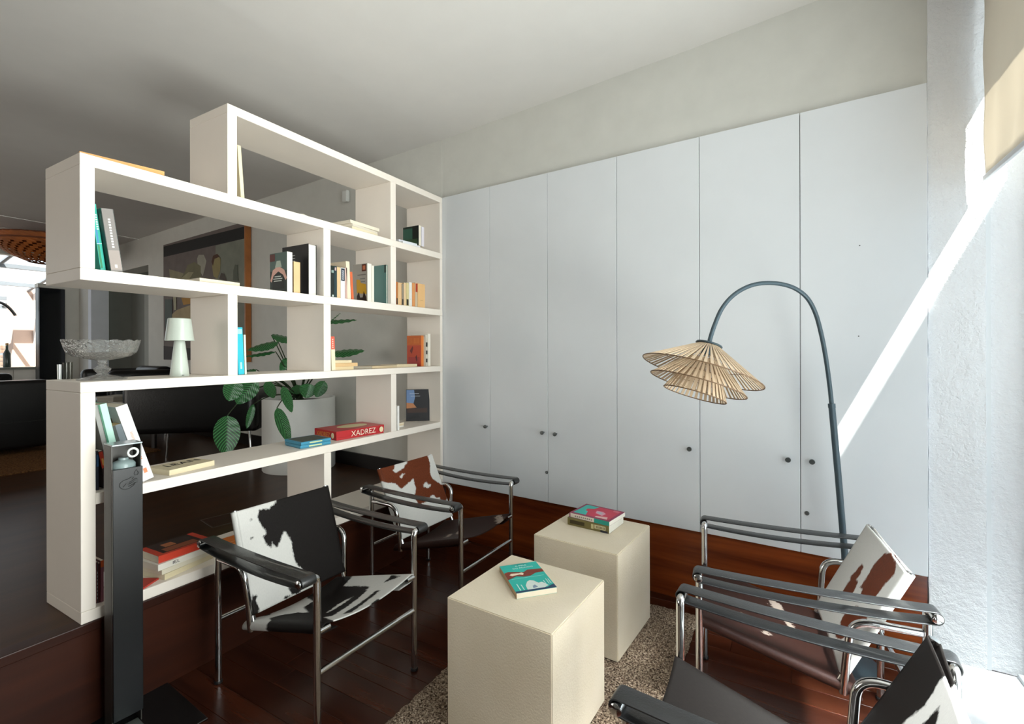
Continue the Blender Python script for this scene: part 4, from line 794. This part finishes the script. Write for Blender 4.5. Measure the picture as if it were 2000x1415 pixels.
# local +x faces away from camera
rbox('chair_back', (-.08, -.43, .28), (.07, .43, .635), SOFAL, ac, .05, 5)
rbox('chair_seat', (.075, -.34, .27), (.56, .34, .43), SOFAL, ac, .05, 5)
rbox('arm', (.0, .345, .27), (.55, .43, .58), SOFAL, ac, .035, 5); rbox('arm', (.0, -.43, .27), (.55, -.345, .58), SOFAL, ac, .035, 5)
for sx_, sy_ in ((.0, .37), (.0, -.37), (.48, .37), (.48, -.37)): tube('leg', [(sx_, sy_, .30), (sx_+(-.03 if sx_ < .3 else .03), sy_*1.08, .0)], .009, CHROME, ac, 10)
fa = thing('armchair', 'far black leather armchair against the back wall, seen above the shelf behind the glass bowl', 'armchair', (-5.93, 2.57, PZ+.0005), WA-R(90))
rbox('chair_back', (-.09, -.31, .12), (.07, .31, .715), SOFAL, fa, .06, 5); rbox('chair_base', (.075, -.30, .12), (.50, .30, .28), SOFAL, fa, .03, 4)
rbox('seat_cushion', (.08, -.295, .285), (.50, .295, .43), SOFAL, fa, .05, 5)
rbox('arm', (-.06, .315, .12), (.50, .44, .69), SOFAL, fa, .055, 6); rbox('arm', (-.06, -.44, .12), (.50, -.315, .69), SOFAL, fa, .055, 6)
for sx_, sy_ in ((.02, .37), (.02, -.37), (.44, .37), (.44, -.37)): tube('leg', [(sx_, sy_, .14), (sx_, sy_, .0)], .014, CHROME, fa, 10)
# low side table with two stacked boxes
tp_ = atT(233, 832, 4.1); stb = thing('low_table', 'dark low side table behind the leaning books', 'table', (tp_.x, tp_.y, PZ+.0125), YAW)
rbox('table_top', (-.22, -.2, .285), (.20, .2, .325), plain('1b1512', .4), stb, .004)
for i, (a_, b_) in enumerate(((-.19, -.17), (.17, -.17), (-.19, .17), (.17, .17))): box('leg', (a_-.014, b_-.014, 0), (a_+.014, b_+.014, .2845), plain('1b1512', .4), stb)
for i, (wx_, hz, dz, ox, lab) in enumerate(((.225, .112, .3255, 0, 'large pale grey storage box on the low side table'), (.135, .045, .4380, -.035, 'small pale grey box stacked on the large one'))):
    o = thing('storage_box', lab, 'box', (tp_.x+ox*r0.x, tp_.y+ox*r0.y, PZ+.0125+dz), YAW); box('box_base', (-wx_/2, -.10, 0), (wx_/2, .10, hz*.7), plain('9b968b', .6), o, bev=.002); box('lid', (-wx_/2-.004, -.104, hz*.7), (wx_/2+.004, .104, hz), plain('a8a399', .6), o, bev=.002)
# painting on the back wall
pt = thing('painting', 'large muted figure painting with black top band on the back wall', 'painting'); pt.matrix_world = WC
s0, s1, pz0, pz1 = at_wall(319.5, 600, .05).x, at_wall(477.9, 600, .05).x, 1.115, 2.40
CANV = lambda c: plain(c, .75, name='oil paint', vary=.12)
box('canvas', (s0, -.05, pz0), (s1, -.035, pz1), CANV('6a5f5a'), pt); box('frame_side', (s1, -.052, pz0-.01), (s1+.018, .0, pz1+.01), SIDEW, pt)
box('stretcher', (s0, -.034, pz0), (s1, .0, pz1), SIDEW, pt)
PPX = [([(319.5, 482), (478, 442.7), (478, 466), (319.5, 502.5)], '0e0c0b'), ([(421, 480), (478, 466), (478, 700), (421, 700)], '7b7d70'), ([(319.5, 676), (478, 690), (478, 705), (319.5, 702)], '352c2b'),
 ([(330, 526), (358, 534), (362, 546), (332, 545)], '8c8568'), ([(385, 505), (388, 498), (398, 498), (403, 510), (400, 525), (396, 540), (391, 530), (386, 518)], 'a09c8d'), ([(362, 530), (366, 518), (380, 512), (392, 520), (392, 545), (352, 546)], '6f6a4e'), ([(352, 545), (368, 532), (378, 532), (370, 545)], '97906f'),
 ([(416, 505), (424, 498), (431, 506), (430, 530), (424, 545), (417, 540), (414, 520)], '8f8256'), ([(413, 512), (416, 500), (424, 496), (432, 505), (428, 502), (419, 506), (416, 520)], '4a2c18'), ([(428, 545), (432, 533), (438, 535), (443, 549)], '4e443c'), ([(455, 530), (459, 517), (464, 518), (464, 535), (466, 549), (455, 548)], '5c6052'),
 ([(330, 620), (345, 606), (372, 596), (372, 650), (330, 650)], 'a3906a'), ([(338, 580), (344, 580), (344, 606), (340, 606)], 'aaa488'), ([(354, 582), (372, 582), (372, 594), (358, 596)], 'a87a2c'), ([(322, 585), (336, 585), (336, 640), (322, 640)], '4c5550')]
bm = bmesh.new(); ms = []
for j, (poly, c) in enumerate(PPX):
    vs = []
    for q in poly:
        p = at_wall(q[0], q[1], .0505+.0004*j); vs.append(bm.verts.new((min(max(p.x, s0), s1), -.0504-.0004*j, min(max(p.z, pz0), pz1))))
    bm.faces.new(vs).material_index = j; ms.append(CANV(c))
me = bpy.data.meshes.new('painted_figures'); bm.to_mesh(me); bm.free(); cn = [c for c in pt.children if c.name.startswith('canvas')][0]; link('painted_figures', me, ms, cn)
# little white sensor on the wall
sp_ = at_wall(676, 384, .01); o = box('wall_sensor', (-.03, -.03, -.045), (.03, .003, .045), plain('d9dad6', .5), bev=.01, seg=3); o.matrix_world = WC @ Matrix.Translation((sp_.x, 0, sp_.z)); tag(o, 'small white sensor high on the grey wall', 'sensor')
# floor outlet plate on the platform
fo = thing('floor_outlet', 'recessed rectangular floor outlet with thin metal edge on the platform', 'floor outlet', (-2.53, 1.35, PZ), R(-10))
for a, b in (((-.085, -.02, 0), (-.080, .22, .002)), ((.080, -.02, 0), (.085, .22, .002)), ((-.080, -.02, 0), (.080, -.015, .002)), ((-.080, .215, 0), (.080, .22, .002))): box('edge_strip', a, b, plain('5c5148', .35, .6), fo)
box('cover_plate', (-.079, -.014, .0003), (.079, .214, .0012), RISERY_SHADED, fo)
# planter and calathea
pc = atT(585, 850, 3.6); px_, py_ = pc.x, pc.y
pp = thing('potted_plant', 'striped-leaf prayer plant in a large white cylindrical planter', 'plant', (px_, py_, PZ+.0004))
PR, PH = .252, .525
lathe('planter', [(0, 0), (PR-.004, 0), (PR, .006), (PR, PH), (PR-.012, PH), (PR-.014, PH-.04), (0, PH-.045)], plain('eff0ec', .45, name='white planter'), pp, 56)
lathe('soil', [(0, .0), (PR-.016, 0), (PR-.03, .012), (0, .018)], SOIL, pp, 40).location = (0, 0, PH-.044)
def leaf(px0, py0, px1, py1, wid, t=3.3, t1=None, droop=.0, face=None, cat=None):
    """blade from pixel 0 (base) to pixel 1 (tip) at the given distances"""
    a = atT(px0, py0, t); b = atT(px1, py1, t if t1 is None else t1); ax_ = (b-a); L = ax_.length; ax_.normalize()
    vdir = (a-CAM).normalized(); side = ax_.cross(face if face else vdir).normalized(); nn = side.cross(ax_).normalized()
    bm = bmesh.new(); uvl = bm.loops.layers.uv.new('UVMap'); g = []; info = {}; nv, nu = 18, 8
    for j in range(nv+1):
        v = j/nv; w_ = wid*(math.sin(PI*min(1, v**.8))**.62)*(.5 if v < 1 else 0)
        row = []
        for i in range(nu+1):
            u = i/nu; s_ = (u-.5)*2; p = a+ax_*L*v+side*s_*w_+nn*(abs(s_)*w_*.22+droop*L*math.sin(PI*v)+.003*math.sin(v*34)*abs(s_))
            q = bm.verts.new(p); info[q] = (u, v); row.append(q)
        g.append(row)
    for j in range(nv):
        for i in range(nu):
            f = bm.faces.new((g[j][i], g[j][i+1], g[j+1][i+1], g[j+1][i])); f.smooth = True
            for lp_ in f.loops: lp_[uvl].uv = info[lp_.vert]
    me = bpy.data.meshes.new('leaf'); bm.to_mesh(me); bm.free(); o = link('leaf', me, LEAF, pp); o.matrix_parent_inverse = Matrix.Translation((px_, py_, PZ+.0004)).inverted(); return a
crown = Vector((px_, py_, PZ+PH-.02))
def stem(a, lift=.12):
    m = (a+crown)/2+Vector((0, 0, lift)); pts = [crown*(1-t_)**2+m*2*t_*(1-t_)+a*t_*t_ for t_ in [i/10 for i in range(11)]]
    base_ = crown+Vector((rnd.uniform(-.06, .06), rnd.uniform(-.06, .06), 0)); pts[0] = base_
    o = tube('stem', pts, [.006-.0003*i for i in range(11)], STEM, pp, 7); o.matrix_parent_inverse = Matrix.Translation((px_, py_, PZ+.0004)).inverted()
for (x0, y0_, x1, y1_, wd_, t_, t1_, lift) in ((444, 812, 442, 890, .15, 3.05, 3.0, .30), (462, 742, 447, 784, .115, 3.1, 3.05, .2), (500, 742, 462, 790, .12, 3.15, 3.1, .16), (541, 797, 566, 866, .075, 3.05, 3.0, .12), (552, 755, 570, 806, .06, 3.1, 3.0, .05),
        (605, 750, 597, 778, .11, 3.3, 3.28, .04), (634, 745, 617, 776, .085, 3.35, 3.3, .04), (520, 745, 535, 778, .07, 3.25, 3.2, .05), (495, 790, 482, 838, .045, 3.2, 3.15, .1),
        (543, 668, 483, 684, .11, 3.3, 3.2, .05), (538, 687, 478, 697, .05, 3.3, 3.2, .05), (530, 655, 576, 664, .13, 3.4, 3.5, .05), (562, 700, 548, 727, .06, 3.4, 3.4, .03), (500, 722, 470, 730, .07, 3.3, 3.25, .02),
        (646, 690, 712, 685, .10, 3.3, 3.3, .10), (630, 629, 697, 625, .06, 3.3, 3.3, .18), (655, 690, 670, 697, .03, 3.35, 3.3, .06), (640, 632, 665, 612, .018, 3.4, 3.4, .15), (580, 752, 583, 770, .10, 3.45, 3.4, .02)):
    flat_ = Vector((0, 0, 1)) if y1_ < 735 and abs(y1_-y0_) < 25 else None
    a = leaf(x0, y0_, x1, y1_, wd_, t_, t1_, face=(cF*.5+Vector((0, 0, -.8))) if flat_ else None); stem(a, lift)
# woven pendant lamp
bk = atT(97, 492, 5.55); pdn = thing('pendant_lamp', 'wide orange-brown woven basket pendant lamp hanging at far left', 'lamp', (bk.x, bk.y, 0))
bzt, bzb = 2.50, 2.24; RB = .475; nb_ = 72
WV = plain('a55a22', .6, name='woven rattan', vary=.35, bump=.6, bscale=90); WV2 = plain('6e3512', .6, name='dark rattan', vary=.3)
def brad(t_): return RB*(math.cos(t_*1.15))**.9 if t_ > 0 else RB
bm = bmesh.new(); nr = 16; rings = []
for j in range(nr+1):
    t_ = j/nr; z_ = bzt-(bzt-bzb)*t_; r_ = RB*(1-t_**2.2*.62); rings.append([bm.verts.new(((r_+.004*((k+j) % 2))*math.cos(2*PI*k/nb_), (r_+.004*((k+j) % 2))*math.sin(2*PI*k/nb_), z_)) for k in range(nb_)])
for j in range(nr):
    for k in range(nb_):
        if (k+j) % 3 or j < 6: bm.faces.new((rings[j][k], rings[j][(k+1) % nb_], rings[j+1][(k+1) % nb_], rings[j+1][k]))
o = fin(bm, 'woven_bowl', WV, pdn); m = o.modifiers.new('t', 'SOLIDIFY'); m.thickness = .004
for z_, r_ in ((bzt, RB), (bzt-.06, RB*.998), (bzb, RB*.38)): tube('hoop', [(r_*math.cos(2*PI*k/48), r_*math.sin(2*PI*k/48), z_) for k in range(48)], .009, WV2, pdn, 8, closed=True)
lathe('top_cover', [(0, .03), (.06, .03), (RB*.6, .02), (RB, 0), (RB, -.004), (0, .02)], WV, pdn, 48).location = (0, 0, bzt)
tube('cord', [(0, 0, bzt+.03), (0, 0, CZ-.002)], .004, BLACKM, pdn, 8)
# dark tall panel by the conservatory
dpn = thing('tall_cabinet', 'tall narrow glossy black cabinet at the end wall', 'cabinet', (-9.08, 0, PZ))
box('cabinet_body', (-.12, 2.545, .001), (.0, 2.828, 1.775), BLACKM, dpn, bev=.002)
box('cabinet_door', (.001, 2.548, .02), (.016, 2.825, 1.77), plain('101318', .10, name='gloss black'), dpn, bev=.002)
# conservatory: roof bars, glazed end wall, floor lamp, pot plant
cons = thing('conservatory', 'bright white glazed conservatory beyond the living room', 'conservatory', (0, 0, 0))
CW = plain('7c8288', .5, name='white aluminium')
for i in range(9):
    yy = -2.4+i*.68; tube('rafter', [(-9.2, yy, 2.60), (-12.6, yy, 2.06)], .028, CW, cons, 6)
for i, (xx, zz) in enumerate(((-9.9, 2.47), (-10.9, 2.31), (-11.9, 2.15), (-12.6, 2.05))): box('purlin', (xx-.04, -2.6, zz-.03), (xx+.04, 3.2, zz+.03), CW, cons)
bm = bmesh.new(); vs = [bm.verts.new(p) for p in ((-9.2, -2.6, 2.63), (-9.2, 3.2, 2.63), (-12.6, 3.2, 2.09), (-12.6, -2.6, 2.09))]; bm.faces.new(vs); fin(bm, 'roof_pane', PANE, cons)
for i in range(9): yy = -2.5+i*.71; box('mullion', (-12.63, yy-.03, PZ), (-12.57, yy+.03, 2.05), CW, cons)
box('transom', (-12.62, -2.6, 1.15), (-12.58, 3.2, 1.19), CW, cons); box('end_pane', (-12.603, -2.6, PZ), (-12.597, 3.2, 2.05), PANE, cons)
box('side_wall', (-12.6, 3.1, PZ), (-9.2, 3.2, 2.62), plain('e6e2de', .8), cons); box('side_pillar', (-11.6, 2.85, PZ), (-11.3, 3.1, 2.3), plain('b8a094', .8), cons)
box('door_frame', (-10.4, 3.04, PZ), (-10.34, 3.099, 2.0), CW, cons); box('door_frame', (-9.6, 3.04, PZ), (-9.54, 3.099, 2.0), CW, cons)
# brick wall with pale bricks outside the glazing
gw = thing('garden_wall', 'pale sunlit brick wall outside the conservatory glass', 'wall', (-13.6, 0, PZ)); box('mortar', (-.1, -3, 0), (0, 3.4, 1.05), plain('a39d95', .9), gw)
bme = bpy.data.meshes.new('brick'); bm = bmesh.new(); abox(bm, (0, 0, 0), (.012, .225, .065)); bm.to_mesh(bme); bm.free(); bme.materials.append(plain('94705c', .9, vary=.15))
for j in range(12):
    for i in range(14):
        o = bpy.data.objects.new('brick', bme); COL.objects.link(o); o.parent = gw; o.location = (0, .6+i*.24+(.12 if j % 2 else 0)-.6, .06+j*.08)
gd = box('ground_outside', (-40, -20, PZ-.06), (-13.01, 20, PZ-.02), plain('8a857c', .9), kind='structure')
cp = atX(10, 600, -10.4)
al = thing('arc_lamp', 'dark arched lamp arm inside the conservatory at the left edge', 'lamp', (-10.4, 0, 0))
tube('arched_arm', cr([atX(q[0], q[1], -10.4)-Vector((-10.4, 0, 0)) for q in ((-40, 592), (-15, 588), (5, 593), (17, 601), (27, 612), (30, 617))]), .02, BLACKM, al, 8)
tube('pole', [atX(-40, 592, -10.4)-Vector((-10.4, 0, 0)), Vector((0, atX(-40, 592, -10.4).y, PZ+.02))], .02, BLACKM, al, 8); lathe('lamp_base', [(0, 0), (.15, 0), (.15, .02), (0, .02)], BLACKM, al).location = (0, atX(-40, 592, -10.4).y, PZ)
sd = thing('sideboard', 'pale low sideboard with small things by the conservatory', 'sideboard', (-9.9, 2.35, PZ)); box('cabinet_body', (-.2, -.25, .06), (.2, .45, .62), plain('cfcbc2', .5), sd, bev=.003); box('worktop', (-.22, -.27, .621), (.22, .47, .65), plain('7d8076', .4), sd)
for a, b in ((-.17, -.22), (.17, -.22), (-.17, .42), (.17, .42)): box('leg', (a-.02, b-.02, 0), (a+.02, b+.02, .0595), plain('7d8076', .4), sd)
box('cabinet_door', (.2005, -.24, .07), (.212, .09, .61), plain('dcd8cf', .5), sd); box('cabinet_door', (.2005, .10, .07), (.212, .44, .61), plain('dcd8cf', .5), sd)
bo = thing('bottle', 'dark green bottle standing on the pale sideboard', 'bottle', (-9.85, 2.42, PZ+.6505)); lathe('glass_body', [(0, 0), (.04, 0), (.042, .01), (.042, .2), (.016, .26), (.015, .32), (0, .32)], plain('33403a', .2), bo, 20); lathe('cap', [(0, 0), (.017, 0), (.017, .03), (0, .03)], plain('8c6a3c', .3, .5), bo, 16).location = (0, 0, .321)
pv = thing('potted_plant', 'small spiky green plant in the bright conservatory', 'plant', (-11.2, 2.65, PZ)); lathe('pot', [(0, 0), (.11, 0), (.14, .28), (.12, .28), (.11, .24), (0, .24)], plain('c98a6a', .8), pv)
for k in range(26):
    a = rnd.uniform(0, 2*PI); L = rnd.uniform(.35, .6); el = rnd.uniform(.5, 1.3); tipv = Vector((math.cos(a)*math.cos(el), math.sin(a)*math.cos(el), math.sin(el)))*L
    bm = bmesh.new(); s_ = Vector((-math.sin(a), math.cos(a), 0))*.012; b0_ = Vector((0, 0, .25)); m_ = b0_+tipv*.6; e_ = b0_+tipv+Vector((0, 0, -.1))
    vs = [bm.verts.new(p) for p in (b0_-s_, b0_+s_, m_-s_, m_+s_, e_)]; bm.faces.new((vs[0], vs[1], vs[3], vs[2])); bm.faces.new((vs[2], vs[3], vs[4])); fin(bm, 'leaf', plain('5f8a4a', .6), pv)
for o in bpy.data.objects:
    for kk in ('_d', '_t', '_h'):
        if kk in o: del o[kk]
